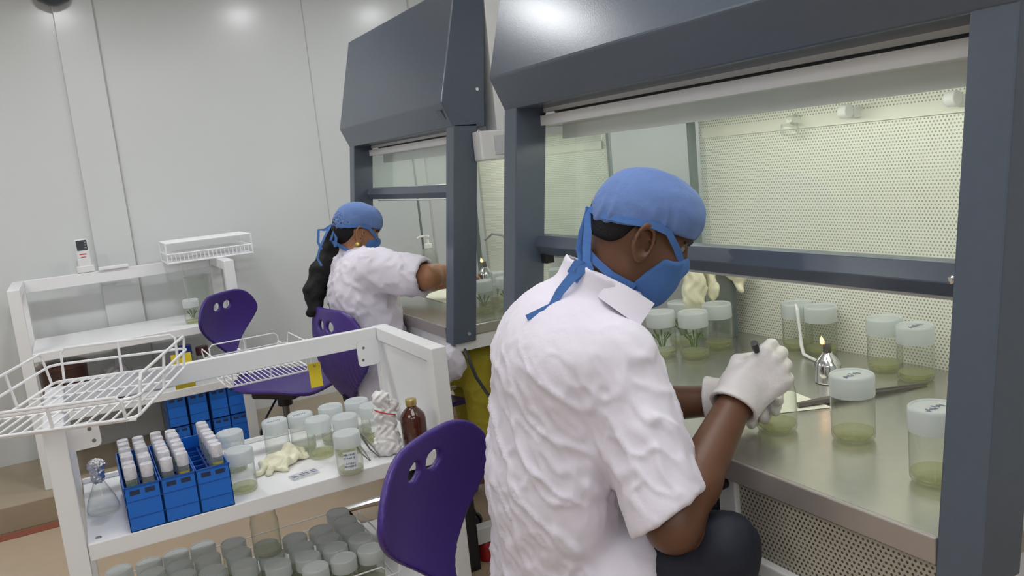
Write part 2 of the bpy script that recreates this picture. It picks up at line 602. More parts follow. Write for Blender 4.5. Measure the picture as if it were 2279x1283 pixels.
# ------------------------------------------------------------------ the two clean-air cabinets
def cabinet(name, label, x0, yr, yl, rail_z, far):
    T = thing(name, label, 'cabinet', (x0 + 0.35, (yr + yl) / 2, 0.0))

    def xf(z):
        return x0 + 0.122 * (z - 0.85)
    pw = 0.062
    zb = 0.797
    # posts, leaning back with the sash
    for ya, yb_ in ((yr, yr + pw), (yl - pw, yl)):
        MB().prism([(xf(zb), zb), (xf(1.53), 1.53), (xf(1.53) + 0.088, 1.53), (xf(zb) + 0.088, zb)], ya, yb_).build('post', m_slate, T, bevel=0.003)
    # hood
    h = MB().prism([(xf(1.526), 1.522), (xf(1.603) - 0.045, 1.603), (xf(1.98) + (0.0 if far else 0.010), 1.98), (xf(1.98) + 0.11, 1.98), (xf(1.522) + 0.115, 1.515)], yr, yl)
    hood = h.build('hood', m_slate, T, bevel=0.004)
    if far:
        n = np.array((-0.835, 0, -0.55)); n /= np.linalg.norm(n)
        c = np.array(((xf(1.56) - 0.022), yr + 0.045, 1.565))
        MB().obox(c + n * 0.002, (0, 1, 0), np.cross(n, (0, 1, 0)), n, 0.018, 0.02, 0.002).build('badge', m_slate_light, hood)
        s = MB()
        for zz, xo in ((1.50, 0.095), (1.44, 0.088)):
            s.lathe([(0.008, 0), (0.008, -0.006), (0.004, -0.01)], 12, (xf(zz) + xo - 0.004, yr, zz), (0, 1, 0))
            o = s.build('bolt', m_chrome, T, smooth=True); s = MB()
        MB().lathe([(0.006, 0), (0.006, -0.004)], 10, (xf(1.64) + 0.085, yr, 1.64), (0, 1, 0)).build('bolt', m_chrome, T)
        MB().lathe([(0.006, 0), (0.006, -0.003)], 10, (xf(0.82) + 0.06, yr, 0.825), (0, 1, 0)).build('bolt', m_grey, T)
    xb = x0 + 0.70
    # plenum above the work chamber
    MB().box(xf(1.98) + 0.105, xb + 0.12, yr, yl, 1.50, 1.972).build('plenum', m_white, T, bevel=0.004)
    MB().box(xf(1.5) + 0.07, xb, yr + 0.006, yl - 0.006, 1.475, 1.50).build('chamber_roof', m_white, T)
    # worktop
    MB().box(x0 + 0.003, xb, yr + pw * 0.15, yl - pw * 0.15, 0.815, 0.85).build('worktop', m_steel, T, bevel=0.003)
    MB().box(x0 - 0.004, x0 + 0.004, yr + pw, yl - pw, 0.812, 0.851).build('worktop_edge', m_edge, T, bevel=0.002)
    # back sheet and side panes
    MB().box(xb - 0.004, xb, yr + 0.01, yl - 0.03, 0.85, 1.476).build('back_sheet', m_perf, T)
    MB().box(xb - 0.012, xb - 0.004, yr + 0.03, yl - 0.05, 1.404, 1.432).build('lamp_ledge', m_creamy, T)
    for ya in (yr + 0.03, yl - 0.055):
        MB().prism([(xf(0.85) + 0.07, 0.85), (xf(1.475) + 0.07, 1.475), (xb - 0.005, 1.475), (xb - 0.005, 0.85)], ya, ya + 0.005).build('side_pane', m_pane, T)
    MB().box(xb - 0.065, xb - 0.045, yl - 0.062, yl - 0.048, 0.85, 1.475).build('corner_strip', m_seal2, T)
    MB().box(xb - 0.345, xb - 0.338, yl - 0.060, yl - 0.049, 0.85, 1.475).build('corner_strip', m_seal2, T)
    # lamp housing behind the top of the sash, and the tubes behind it
    xv = xf(1.5) + 0.105
    MB().prism([(xv, 1.52), (xv + 0.03, 1.478), (xv + 0.05, 1.478), (xv + 0.05, 1.52)], yr + pw, yl - pw).build('lamp_housing', m_grey, T)
    MB().prism([(xv + 0.03, 1.480), (xv + 0.026, 1.438), (xv + 0.045, 1.438), (xv + 0.05, 1.480)], yr + pw, yl - pw).build('lamp_skirt', m_white, T)
    MB().box(xf(1.51) + 0.080, xf(1.51) + 0.088, yr + pw, yl - pw, 1.507, 1.522).build('reflection_strip', m_white, T)  # white strip shaped as the bright reflection line below the hood
    for xt in (x0 + 0.26, x0 + 0.42):
        MB().lathe([(0.013, 0), (0.013, (yl - yr) - 0.24)], 12, (xt, yr + 0.12, 1.459), (0, 1, 0)).build('lamp_tube', m_tube, T, smooth=True)
    # sash: glass and its bottom rail
    gx = 0.092
    MB().prism([(xf(rail_z) + gx, rail_z), (xf(1.52) + gx, 1.52), (xf(1.52) + gx + 0.005, 1.52), (xf(rail_z) + gx + 0.005, rail_z)], yr + pw * 0.6, yl - pw * 0.6).build('sash_pane', m_pane, T)
    d = rail_z - 0.045
    r = MB().prism([(xf(rail_z) + 0.068, rail_z + 0.004), (xf(rail_z) + 0.090, rail_z + 0.006), (xf(d) + 0.100, d + 0.002), (xf(d) + 0.074, d), (xf(d) + 0.064, d + 0.022)], yr + pw * 0.5, yl - pw * 0.8)
    rail = r.build('sash_rail', m_slate, T, bevel=0.0015)
    MB().box(xf(d) + 0.100, xf(d) + 0.112, yr + pw + 0.02, yl - pw - 0.03, d - 0.010, d - 0.005).build('rail_lip', m_white, rail)
    if not far:
        MB().lathe([(0.006, 0), (0.006, 0.005), (0.003, 0.007)], 10, (xf(d) + 0.067, yr + pw + 0.040, d + 0.026), (-1, 0, 0.3)).build('bolt', m_chrome, rail)
        MB().box(xf(d) + 0.07, xf(d) + 0.10, yr + pw + 0.012, yr + pw + 0.040, d - 0.016, d + 0.002).build('catch', m_grey, rail, bevel=0.002)
        MB().box(xf(d) + 0.07, xf(d) + 0.095, yl - pw - 0.035, yl - pw - 0.010, d - 0.022, d + 0.002).build('catch', m_black, rail, bevel=0.002)
    return T, xf, xb


m_slate_light = pmat('badge_grey', (0.13, 0.16, 0.20), 0.4)
m_creamy = pmat('cream_enamel', (0.74, 0.73, 0.64), 0.4)
m_seal2 = pmat('dark_green_seal', (0.14, 0.17, 0.17), 0.5)

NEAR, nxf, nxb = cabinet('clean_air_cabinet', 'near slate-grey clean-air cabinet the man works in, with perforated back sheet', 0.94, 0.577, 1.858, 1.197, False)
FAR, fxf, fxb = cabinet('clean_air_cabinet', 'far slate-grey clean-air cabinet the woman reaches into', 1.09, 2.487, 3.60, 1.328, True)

# lamp holders and a clear tap on the near back sheet
for px, yy in ((1913, 1.288), (2152, 1.032)):
    MB().obox((1.628, yy, 1.428), (1, 0, 0), (0, 1, 0), (0, 0, 1), 0.02, 0.012, 0.012).lathe([(0.016, 0), (0.016, 0.022), (0.012, 0.026)], 16, (1.59, yy - 0.013, 1.432), (0, 1, 0)).build('lamp_holder', m_white, NEAR, smooth=True, bevel=0.002)
m_clear = glass_mat('clear_plastic', (0.96, 0.97, 0.96), (0.8, 0.82, 0.8), 0.7, 0.05, 1.45, haze=0.12)
MB().lathe([(0.012, 0), (0.014, 0.02), (0.009, 0.03), (0.009, 0.045)], 14, (1.636, 1.463, 1.425), (-1, -0.2, 0.1)).lathe([(0.019, -0.016), (0.023, 0.0), (0.019, 0.014)], 16, (1.60, 1.46, 1.405)).build('clear_cap', m_clear, NEAR, smooth=True)

# stand of the near cabinet: blower box with perforated grille, white frame, knob
MB().box(0.962, 1.58, 0.60, 1.02, 0.16, 0.815).build('blower_box', m_grey2, NEAR, bevel=0.004)
MB().box(0.955, 0.962, 0.60, 1.018, 0.682, 0.812).build('intake_grille', m_perf2, NEAR)
MB().box(0.940, 0.966, 0.60, 1.019, 0.655, 0.682).build('grille_rail', m_white, NEAR, bevel=0.003)
MB().box(0.945, 0.968, 1.020, 1.062, 0.16, 0.813).build('stand_leg', m_white, NEAR, bevel=0.003)
MB().box(1.42, 1.44, 1.062, 1.83, 0.16, 0.81).build('rear_sheet', m_creamy, NEAR)
k = MB().lathe([(0.010, 0), (0.011, 0.010), (0.004, 0.014)], 14, (0.945, 1.043, 0.8), (-1, 0, 0))
k.build('knob', m_black, NEAR, smooth=True)
for px_ in (1.0, 1.55):
    for py_ in (0.63, 1.80):
        MB().box(px_ - 0.02, px_ + 0.02, py_ - 0.02, py_ + 0.02, 0.05, 0.815).build('stand_leg', m_white, NEAR, bevel=0.003)
        MB().lathe([(0.028, 0.0), (0.028, 0.02), (0.018, 0.05)], 16, (px_, py_, 0.0)).build('foot', m_red, NEAR, smooth=True)

# stand of the far cabinet: white apron and legs with red feet
MB().box(1.10, 1.76, 2.50, 3.588, 0.765, 0.815).build('apron', m_white, FAR, bevel=0.003)
for px_ in (1.46, 1.72):
    for py_ in (2.53, 3.56):
        MB().box(px_ - 0.02, px_ + 0.02, py_ - 0.02, py_ + 0.02, 0.13, 0.77).build('stand_leg', m_white, FAR, bevel=0.003)
        MB().lathe([(0.03, 0.0), (0.032, 0.035), (0.03, 0.06), (0.024, 0.068)], 18, ((1.13 if px_ < 1.5 else px_), py_ - 0.03, 0.0)).build('foot', m_red, FAR, smooth=True)
for py_ in (2.50, 3.53):
    MB().box(1.08, 1.78, py_ - 0.025, py_ + 0.02, 0.07, 0.13).build('foot_beam', m_white, FAR, bevel=0.004)
# lamp ballast box on its near side
bx = MB().box(1.235, 1.47, 2.425, 2.487, 1.402, 1.500).build('ballast_box', m_white, FAR, bevel=0.006)
MB().box(1.285, 1.42, 2.421, 2.426, 1.42, 1.482).build('vent', m_grey2, bx)


# ------------------------------------------------------------------ white trolley in front
m_nickel = pmat('screw', (0.25, 0.24, 0.22), 0.35, metal=0.8)
CART = thing('shelf_trolley', 'white shelf trolley in front, holding blue racks and lidded jars', 'trolley', (0.40, 2.44, 0.0))
X0, X1, Y0, Y1, ZT, ZS = -0.126, 0.93, 2.19, 2.715, 0.872, 0.567
for xa in (X0, X1 - 0.048):
    for ya in (Y0, Y1 - 0.045):
        p = MB().box(xa, xa + 0.048, ya, ya + 0.045, 0.06, ZT).build('post', m_white2, CART, bevel=0.003)
        MB().lathe([(0.012, 0.03), (0.012, 0.06)], 10, (xa + 0.024, ya + 0.022, 0)).lathe([(0.03, -0.012), (0.03, 0.012)], 18, (xa + 0.024, ya + 0.022, 0.03), (0, 1, 0)).build('caster', m_black, p, smooth=True)
MB().box(X0 + 0.048, X1 - 0.048, Y1 - 0.040, Y1 - 0.012, ZT - 0.062, ZT).build('back_rail', m_white2, CART, bevel=0.003)
for xa, xp in ((X0, X0 + 0.018), (X1 - 0.048, X1 - 0.034)):
    MB().box(xa, xa + 0.048, Y0 + 0.045, Y1 - 0.045, ZT - 0.045, ZT).build('end_rail', m_white2, CART, bevel=0.003)
    MB().box(xp, xp + 0.014, Y0 + 0.04, Y1 - 0.04, ZS - 0.03, ZT - 0.04).build('end_panel', m_white2, CART)
MB().box(X0 + 0.05, X1 - 0.05, Y0 + 0.002, Y1 - 0.01, ZS - 0.045, ZS).build('shelf_board', m_white2, CART, bevel=0.003)
MB().box(X0 + 0.05, X1 - 0.05, Y1 - 0.024, Y1 - 0.01, ZS, ZS + 0.014).build('shelf_lip', m_white2, CART, bevel=0.002)
MB().box(X0 + 0.03, X1 - 0.03, Y0 + 0.01, Y1 - 0.01, 0.140, 0.178).build('bottom_board', m_white2, CART, bevel=0.003)


def plate(xa, xb, ya, z0, z1):
    pts = []
    r = 0.014
    for cx, cz, a0 in ((xb - r, z1 - r, 0), (xa + r, z1 - r, 90), (xa + r, z0 + r, 180), (xb - r, z0 + r, 270)):
        for k in range(5):
            a = math.radians(a0 + k * 22.5)
            pts.append((cx + r * math.cos(a), cz + r * math.sin(a)))
    pl = MB().prism(pts, ya - 0.004, ya).build('corner_plate', m_white2, CART)
    for fx, fz in ((0.3, 0.72), (0.22, 0.25)):
        MB().lathe([(0.005, 0), (0.004, 0.002)], 10, (xa + (xb - xa) * fx if xa > 0.3 else xb - (xb - xa) * fx, ya - 0.004, z0 + (z1 - z0) * fz), (0, -1, 0)).build('screw', m_nickel, pl)


plate(0.805, 0.882, Y1 - 0.041, 0.745, 0.835)
plate(-0.078, -0.005, Y0 + 0.05, 0.795, 0.862)
MB().lathe([(0.008, 0), (0.007, 0.0015)], 12, (X0 + 0.075, Y0 + 0.035, ZS)).build('screw', m_nickel, CART)


# ------------------------------------------------------------------ wire baskets
def basket(name, label, loc, rot, w, d, h, slats, cross, low_front=True, r=0.0040):
    """tray of white coated wire: floor slats run front to back"""
    T = thing(name, label, 'basket', loc, None, rot)
    fl = MB()
    for i in range(slats + 1):
        x = -w / 2 + w * i / slats
        fl.tube([(x, -d / 2, 0), (x, d / 2, 0)], r * 0.75, 6)
    for j in range(cross):
        y = -d / 2 + d * j / (cross - 1)
        fl.tube([(-w / 2, y, -r), (w / 2, y, -r)], r * 0.8, 6)
    fl.build('floor_grid', m_wire, T, smooth=True, world=False)

    def ring(z, gr, grow):
        a, b, c = w / 2 + grow, d / 2 + grow, 0.03
        pts = []
        for cx, cy, a0 in ((a - c, b - c, 0), (-a + c, b - c, 90), (-a + c, -b + c, 180), (a - c, -b + c, 270)):
            for k in range(5):
                t = math.radians(a0 + 22.5 * k)
                pts.append((cx + c * math.cos(t), cy + c * math.sin(t), z))
        return pts
    MB().tube(ring(0, 0, 0.002), r, 8, True).build('floor_rim', m_wire, T, smooth=True, world=False)
    MB().tube(ring(h * 0.52, 0, 0.010), r, 8, True).build('middle_rim', m_wire, T, smooth=True, world=False)
    # top hoops, one per side
    for sx, sy in ((0, 1), (1, 0), (-1, 0), (0, -1)):
        hh = h * (0.62 if (sy < 0 and low_front) else 1.0)
        L = (w if sy else d) * 0.44
        g = 0.014
        if sy:
            pts = [(-L, sy * d / 2, 0), (-L, sy * (d / 2 + g), hh - 0.012), (-L + 0.012, sy * (d / 2 + g), hh), (L - 0.012, sy * (d / 2 + g), hh), (L, sy * (d / 2 + g), hh - 0.012), (L, sy * d / 2, 0)]
            mid = [(0, sy * d / 2, 0), (0, sy * (d / 2 + g), hh)]
        else:
            pts = [(sx * w / 2, -L, 0), (sx * (w / 2 + g), -L, hh - 0.012), (sx * (w / 2 + g), -L + 0.012, hh), (sx * (w / 2 + g), L - 0.012, hh), (sx * (w / 2 + g), L, hh - 0.012), (sx * w / 2, L, 0)]
            mid = [(sx * w / 2, 0, 0), (sx * (w / 2 + g), 0, hh)]
        MB().tube(pts, r, 8).tube(mid, r, 8).build('side_hoop', m_wire, T, smooth=True, world=False)
    return T


basket('wire_basket', 'white wire basket set askew on the left end of the white trolley', (-0.010, 2.42, 0.880), math.radians(-19), 0.37, 0.55, 0.095, 13, 4)
b2 = basket('wire_basket', 'white wire basket hooked behind the back rail of the trolley', (0.52, 2.93, 0.752), math.radians(2), 0.285, 0.34, 0.085, 18, 3, False, 0.0024)
for xo in (-0.10, 0.03):
    MB().tube([(0.52 + xo, 2.765, 0.752 + 0.045), (0.52 + xo, 2.722, 0.80), (0.52 + xo, 2.722, 0.880), (0.52 + xo, 2.690, 0.882)], 0.003, 8).build('hook', m_wire, b2, smooth=True)
m_tag = pmat('yellow_tag', (0.72, 0.55, 0.02), 0.5, var=0.06)


def hang_tag(label, c, w, h, ya):
    x, z = c
    T = thing('yellow_tag', label, 'tag', (x, ya, z))
    MB().box(x - w / 2, x + w / 2, ya, ya + 0.0016, z - h, z).build('tag_sheet', m_tag, T)
    MB().lathe([(0.0045, 0), (0.0045, 0.0012)], 12, (x, ya, z - 0.010), (0, -1, 0)).build('eyelet', pmat('eyelet', (0.35, 0.22, 0.03), 0.4), T)
    MB().tube([(x, ya - 0.002, z - 0.010), (x, ya + 0.004, z + 0.004), (x, ya + 0.012, z - 0.006)], 0.0009, 6).build('tie', m_white, T)


hang_tag('yellow paper tag hanging below the trolley rail from the rear basket', (0.669, 0.778), 0.042, 0.085, 2.736)
hang_tag('yellow paper tag behind the left end of the trolley rail', (0.254, 0.897), 0.060, 0.112, 2.727)

# ------------------------------------------------------------------ white shelf unit by the back wall
U = thing('shelf_unit', 'white shelf unit standing on the platform against the back wall', 'shelf unit', (0.21, 4.42, 0.12))
UX0, UX1, UY0, UY1 = -0.268, 0.70, 4.18, 4.66
for xa in (UX0, UX1 - 0.05):
    for ya in (UY0, UY1 - 0.045):
        MB().box(xa, xa + 0.05, ya, ya + 0.045, 0.12, 1.045).build('post', m_white2, U, bevel=0.003)
    MB().box(xa, xa + 0.05, UY0 + 0.045, UY1 - 0.045, 1.0, 1.045).build('end_rail', m_white2, U, bevel=0.003)
MB().box(UX0 + 0.05, UX1 - 0.05, UY1 - 0.03, UY1 - 0.006, 0.983, 1.045).build('back_rail', m_white2, U, bevel=0.003)
for z in (0.748, 0.455):
    MB().box(UX0 + 0.05, UX1 - 0.05, UY0 + 0.002, UY1 - 0.005, z - 0.04, z).build('shelf_board', m_white2, U, bevel=0.003)
# ------------------------------------------------------------------ culture jars
m_jar = glass_mat('jar_glass', (0.960, 0.970, 0.945), (0.50, 0.54, 0.43), 0.75, 0.03, 1.5, haze=0.03)
m_agar = glass_mat('culture_gel', (0.95, 0.95, 0.82), (0.66, 0.66, 0.42), 0.6, 0.08, 1.4, haze=0.16)
m_gel2 = glass_mat('pale_gel', (0.92, 0.92, 0.86), (0.75, 0.76, 0.66), 0.6, 0.1, 1.35, haze=0.45)
m_lid = glass_mat('frosted_white_lid', (0.95, 0.97, 0.97), (0.84, 0.88, 0.90), 0.30, 0.28, 1.45, haze=0.84)
m_ink = pmat('marker_ink', (0.22, 0.25, 0.32), 0.6)
m_sprig = pmat('green_plantlet', (0.12, 0.22, 0.05), 0.5, var=0.3)

JAR_PROTO = {}


def jar(loc, label, group=None, r=0.037, h=0.122, gel='yellow', lid=True, name='culture_jar', sprig=False, mark=False, rotz=0.0):
    key = (r, h, gel, lid, sprig, mark)
    if key in JAR_PROTO:
        return copy_tree(JAR_PROTO[key], loc, label, rotz, group)
    T = thing(name, label, 'jar', loc, group, rotz)
    hb = h - 0.012
    body = [(0.0005, 0.0045), (r * 0.60, 0.0055), (r * 0.78, 0.0015), (r * 0.92, 0.003), (r * 0.985, 0.007), (r, 0.014), (r, hb - 0.034), (r * 0.985, hb - 0.028), (r * 0.91, hb - 0.021), (r * 0.895, hb)]
    MB().lathe(body, 36, cap0=False, cap1=False).build('glass_body', m_jar, T, smooth=True, world=False, angle=1.2)
    if gel:
        ri = r * 0.94
        g = [(0.0005, 0.006), (ri * 0.8, 0.006), (ri, 0.012), (ri, 0.018), (0.0005, 0.018)]
        MB().lathe(g, 32, cap0=False, cap1=False).build('gel', m_agar if gel == 'yellow' else m_gel2, T, smooth=True, world=False)
    if sprig:
        s = MB()
        for k in range(7):
            a = k * 0.9
            s.tube([(0.006 * math.cos(a), 0.006 * math.sin(a), 0.026), (0.012 * math.cos(a), 0.012 * math.sin(a), 0.045), (0.024 * math.cos(a), 0.024 * math.sin(a), 0.06 + 0.004 * (k % 3))], [0.0012, 0.001, 0.003], 5)
        s.build('plantlet', m_sprig, T, smooth=True, world=False)
    if lid:
        rl = r * 1.035
        z0 = hb - 0.028
        L = [(rl * 0.985, z0), (rl, z0 + 0.002), (rl, h - 0.0075), (rl * 0.985, h - 0.0035), (rl * 0.93, h - 0.0015), (rl * 0.885, h - 0.0022), (rl * 0.86, h - 0.0045), (0.0005, h - 0.0040)]
        ld = MB().lathe(L, 36, cap0=False, cap1=False).build('lid', m_lid, T, smooth=True, world=False, angle=0.9)
        for q in range(3):
            pass
        if mark:
            mk = MB()
            rr = random.Random(3)
            for q in range(9):
                a = -0.022 + q * 0.0045
                b_ = 0.004 * (q % 2) - 0.004
                mk.obox((a, b_ + rr.uniform(-0.003, 0.003), h - 0.0035), (1, 0, 0), (0, 1, 0), (0, 0, 1), 0.0012, rr.uniform(0.002, 0.005), 0.0004)
            mk.build('marker_writing', m_ink, ld, world=False)
    JAR_PROTO[key] = T
    return T


bz = 0.8505
jar((1.162, 0.946, bz), 'lidded jar nearest the bench edge, standing in front of the spirit lamp', r=0.037, mark=True)
jar((1.535, 1.085, bz), 'lidded jar closest to the right post at the back of the bench', 'jars in the near cabinet', mark=True)
jar((1.560, 1.178, bz), 'lidded jar at the back of the bench, left of the one by the right post', 'jars in the near cabinet')
jar((1.585, 1.375, bz), 'lidded jar directly behind the spirit lamp', 'jars in the near cabinet')
jar((1.588, 1.452, bz), 'lidded jar behind the spirit lamp with the white twisted cord hanging on it', 'jars in the near cabinet')
jar((1.100, 0.748, bz), 'lidded jar half hidden by the right post of the near cabinet', 'jars in the near cabinet', mark=True)
jar((1.365, 1.590, bz), 'lidded jar at the front right of the cluster beside the masked face', 'jars clustered beside the man', sprig=True)
jar((1.318, 1.662, bz), 'lidded jar at the front left of the cluster beside the masked face', 'jars clustered beside the man', sprig=True)
jar((1.470, 1.615, bz), 'lidded jar at the back right of the cluster, under the hanging gloves', 'jars clustered beside the man')
jar((1.435, 1.715, bz), 'lidded jar at the back left of the cluster, under the hanging gloves', 'jars clustered beside the man', sprig=True)
jar((1.105, 1.070, bz), 'open jar without a lid that the man works into', 'jars in the near cabinet', r=0.037, h=0.118, lid=False)

# jars on the trolley shelf, found from the middles of their lids
ZSH = 0.5672
K = [((610, 936), 'lidded jar behind the crumpled gloves, leftmost of the group', 'pale', True),
     ((667, 921), 'lidded jar second from the left in the back row of the trolley shelf', 'pale', True),
     ((706, 932), 'lidded jar in the middle of the shelf, just right of the gloves', 'yellow', False),
     ((734, 904), 'lidded jar under the pointed tip of the purple chair back, on the shelf', 'pale', False),
     ((766, 926), 'lidded jar just behind the labelled jar', 'yellow', False),
     ((792, 891), 'lidded jar in the far right back corner of the trolley shelf', 'pale', False),
     ((826, 901), 'lidded jar beside the wrapped flask', 'yellow', False),
     ((510, 962), 'lidded jar behind another beside the blue racks', 'pale', False),
     ((530, 1001), 'lidded jar standing right against the blue racks', 'yellow', False)]
for (px, py), lab, gel, mk in K:
    p = onz(px, py, ZSH + 0.120)
    jar((p[0], p[1], ZSH), lab, 'jars on the trolley shelf', gel=gel, mark=mk)
p = onz(770, 963, ZSH + 0.120)
LJ = jar((p[0], p[1], ZSH), 'jar with a white written label at the front of the trolley shelf', 'jars on the trolley shelf', h=0.1225, gel='pale')
# its paper label, a curved patch facing the aisle
lb = MB()
n = 9
for i in range(n):
    a = math.radians(228 + i * 8)
    for z in (0.022, 0.074):
        lb.v.append((0.0376 * math.cos(a), 0.0376 * math.sin(a), z))
for i in range(n - 1):
    lb.f.append((2 * i, 2 * i + 2, 2 * i + 3, 2 * i + 1))
lbo = lb.build('paper_label', pmat('label_paper', (0.72, 0.77, 0.82), 0.6), LJ, smooth=True, world=False)
wr = MB()
rr = random.Random(5)
for row, z in enumerate((0.066, 0.056, 0.040, 0.032)):
    for q in range(7):
        a = math.radians(233 + q * 7 + rr.uniform(-1, 1))
        rad = np.array((math.cos(a), math.sin(a), 0))
        tn = np.array((-math.sin(a), math.cos(a), 0))
        if (row, q) in ((1, 5), (2, 0)):
            continue
        wr.obox(rad * 0.0379 + np.array((0, 0, z)), tn, (0, 0, 1), rad, rr.uniform(0.0012, 0.0022), rr.uniform(0.0015, 0.003), 0.0002)
wr.build('handwriting', m_ink, lbo, world=False)

# jars set out in rows in the wire tray on the bottom board
zb_ = 0.1835
cols = [-0.024, 0.059, 0.137, 0.217, 0.303, 0.386, 0.472, 0.556, 0.640]
rows = {0: [2.636], 1: [2.626, 2.548, 2.47], 2: [2.634, 2.549, 2.465, 2.38], 3: [2.632, 2.536, 2.437], 4: [2.591, 2.506, 2.414],
        5: [2.505, 2.427, 2.345], 6: [2.49, 2.412, 2.334, 2.252], 7: [2.491, 2.413, 2.335, 2.252], 8: [2.583, 2.505, 2.425, 2.343, 2.256]}
ordn = ['first', 'second', 'third', 'fourth', 'fifth', 'sixth', 'seventh', 'eighth', 'ninth']
for c, ys in rows.items():
    prev = None
    for k, y in enumerate(sorted(ys)):
        if prev is not None and y - prev < 0.0775:
            y = prev + 0.0775
        prev = y
        jar((cols[c], y, zb_), 'lidded jar in the bottom tray, %s column from the left, %s from the front' % (ordn[c], ordn[k]), 'jars in the bottom tray', h=0.1165, gel='pale', rotz=0.3 * k)
JT = jar((0.378, 2.425, zb_ + 0.1165), 'tall open jar standing upon the lids in the bottom tray', 'jars in the bottom tray', r=0.041, h=0.15, gel='pale', lid=False)

b3 = basket('wire_tray', 'white wire tray holding the rows of jars at the bottom of the trolley', (0.310, 2.442, 0.1815), 0.0, 0.80, 0.46, 0.075, 20, 4, False, 0.0022)


# ------------------------------------------------------------------ blue tube racks with capped vials
m_blue = pmat('blue_plastic', (0.010, 0.150, 0.62), 0.32, var=0.06, scale=20, spec=0.5)
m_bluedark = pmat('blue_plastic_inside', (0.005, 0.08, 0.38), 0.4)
m_cap = pmat('white_screw_cap', (0.70, 0.69, 0.74), 0.22, var=0.15, scale=110, bump=0.4, bscale=200)
m_vial = glass_mat('vial_glass', (0.90, 0.92, 0.92), (0.6, 0.64, 0.66), 0.8, 0.05, 1.45, haze=0.3)
m_band = pmat('green_band', (0.10, 0.30, 0.10), 0.5)
m_bandy = pmat('yellow_band', (0.50, 0.42, 0.06), 0.5)


def rack(loc, label, w=0.085, d=0.245, h=0.118, rotz=0.0, group='blue racks on the trolley'):
    T = thing('tube_rack', label, 'rack', loc, group, rotz)
    t = 0.003
    body = MB()
    x, y = w / 2, d / 2
    # walls as a frame, open on top
    body.box(-x, x, -y, -y + t, 0, h).box(-x, x, y - t, y, 0, h)
    body.box(-x, -x + t, -y, y, 0, h).box(x - t, x, -y, y, 0, h).box(-x, x, -y, y, 0, t)
    body.build('body', m_blue, T, bevel=0.0008, world=False)
    gr = MB()
    # upper grid with a slot for each vial
    for i in range(3):
        xx = -x + t + (w - 2 * t) * i / 2
        gr.box(xx - 0.002, xx + 0.002, -y + t, y - t, h - 0.040, h - 0.034)
    for j in range(8):
        yy = -y + t + (d - 2 * t) * j / 7
        gr.box(-x + t, x - t, yy - 0.002, yy + 0.002, h - 0.040, h - 0.034)
    gr.build('grid', m_bluedark, T, world=False)
    rb = MB()
    for z in (h * 0.30, h * 0.66):
        for s in (-1, 1):
            rb.box(-x - 0.001, x + 0.001, s * y - 0.001, s * y + 0.001, z, z + 0.002)
            rb.box(s * x - 0.001, s * x + 0.001, -y, y, z, z + 0.002)
    rb.box(-x - 0.0015, x + 0.0015, -y - 0.0015, -y + 0.001, h - 0.004, h)
    rb.build('rib', m_bluedark, T, world=False)
    slot = MB()
    for sx in (-1, 1):
        slot.box(sx * w * 0.21 - w * 0.14, sx * w * 0.21 + w * 0.14, -y - 0.0006, -y + 0.0006, h - 0.023, h - 0.011)
    slot.build('slot', pmat('slot_shadow', (0.02, 0.03, 0.08), 0.6) if 'slot_shadow' not in bpy.data.materials else bpy.data.materials['slot_shadow'], T, world=False)
    return T


VIAL = None


def vial(loc, label, group, band=0):
    global VIAL
    key = band
    if VIAL is None:
        VIAL = {}
    if key in VIAL:
        return copy_tree(VIAL[key], loc, label, random.uniform(-1, 1), group)
    T = thing('capped_vial', label, 'vial', loc, group)
    MB().lathe([(0.0005, 0.0), (0.0125, 0.001), (0.0135, 0.004), (0.0135, 0.105), (0.011, 0.110), (0.011, 0.116)], 18, cap0=False, cap1=False).build('glass_body', m_vial, T, smooth=True, world=False)
    MB().lathe([(0.0145, 0.104), (0.0150, 0.106), (0.0150, 0.134), (0.0140, 0.1365), (0.0005, 0.137)], 20, cap0=False, cap1=False).build('cap', m_cap, T, smooth=True, world=False, angle=0.8)
    if band:
        MB().lathe([(0.0139, 0.084), (0.0139, 0.090)], 18, cap0=False, cap1=False).build('band', m_band if band == 1 else m_bandy, T, smooth=True, world=False)
    VIAL[key] = T
    return T


rot = math.radians(4)
RACKS = [((0.064, 2.325, ZSH), 'left', 'front left blue rack nearest the trolley post, full of white-capped vials', 0.084),
         ((0.150, 2.325, ZSH), 'middle', 'middle blue rack on the trolley, full of white-capped vials', 0.084),
         ((0.235, 2.325, ZSH), 'right', 'right blue rack on the trolley, half empty, beside the jars', 0.084)]
for loc, nm, lab, w in RACKS:
    rack((loc[0], 2.358, loc[2]), lab, w=w, d=0.330)
    for c, sx in enumerate((-1, 1)):
        if nm == 'right' and sx < 0:
            continue
        for j in range(7):
            yy = -0.122 + 0.300 * (j + 0.4) / 7
            vial((loc[0] + sx * 0.0195, 2.325 + yy, ZSH + 0.0235 + random.uniform(0.0, 0.010)), 'white-capped vial in the %s blue rack, %s column, %s from the front' % (nm, 'left' if sx < 0 else 'right', ordn[j]), 'vials in the blue racks', band=(1 if (j + c) % 3 == 0 else (2 if (j + c) % 5 == 1 else 0)))
# blue racks stacked on the platform under the shelf unit
for k, xx in enumerate((0.335, 0.433, 0.531, 0.617)):
    for lev in range(2):
        rack((xx, 4.32, 0.1205 + lev * 0.150), 'dark blue empty rack under the back shelf unit, %s row, %s from the left' % (('lower', 'upper')[lev], ordn[k]), w=0.083 if k > 1 else 0.088, d=0.24, h=0.146, group='racks under the shelf unit')
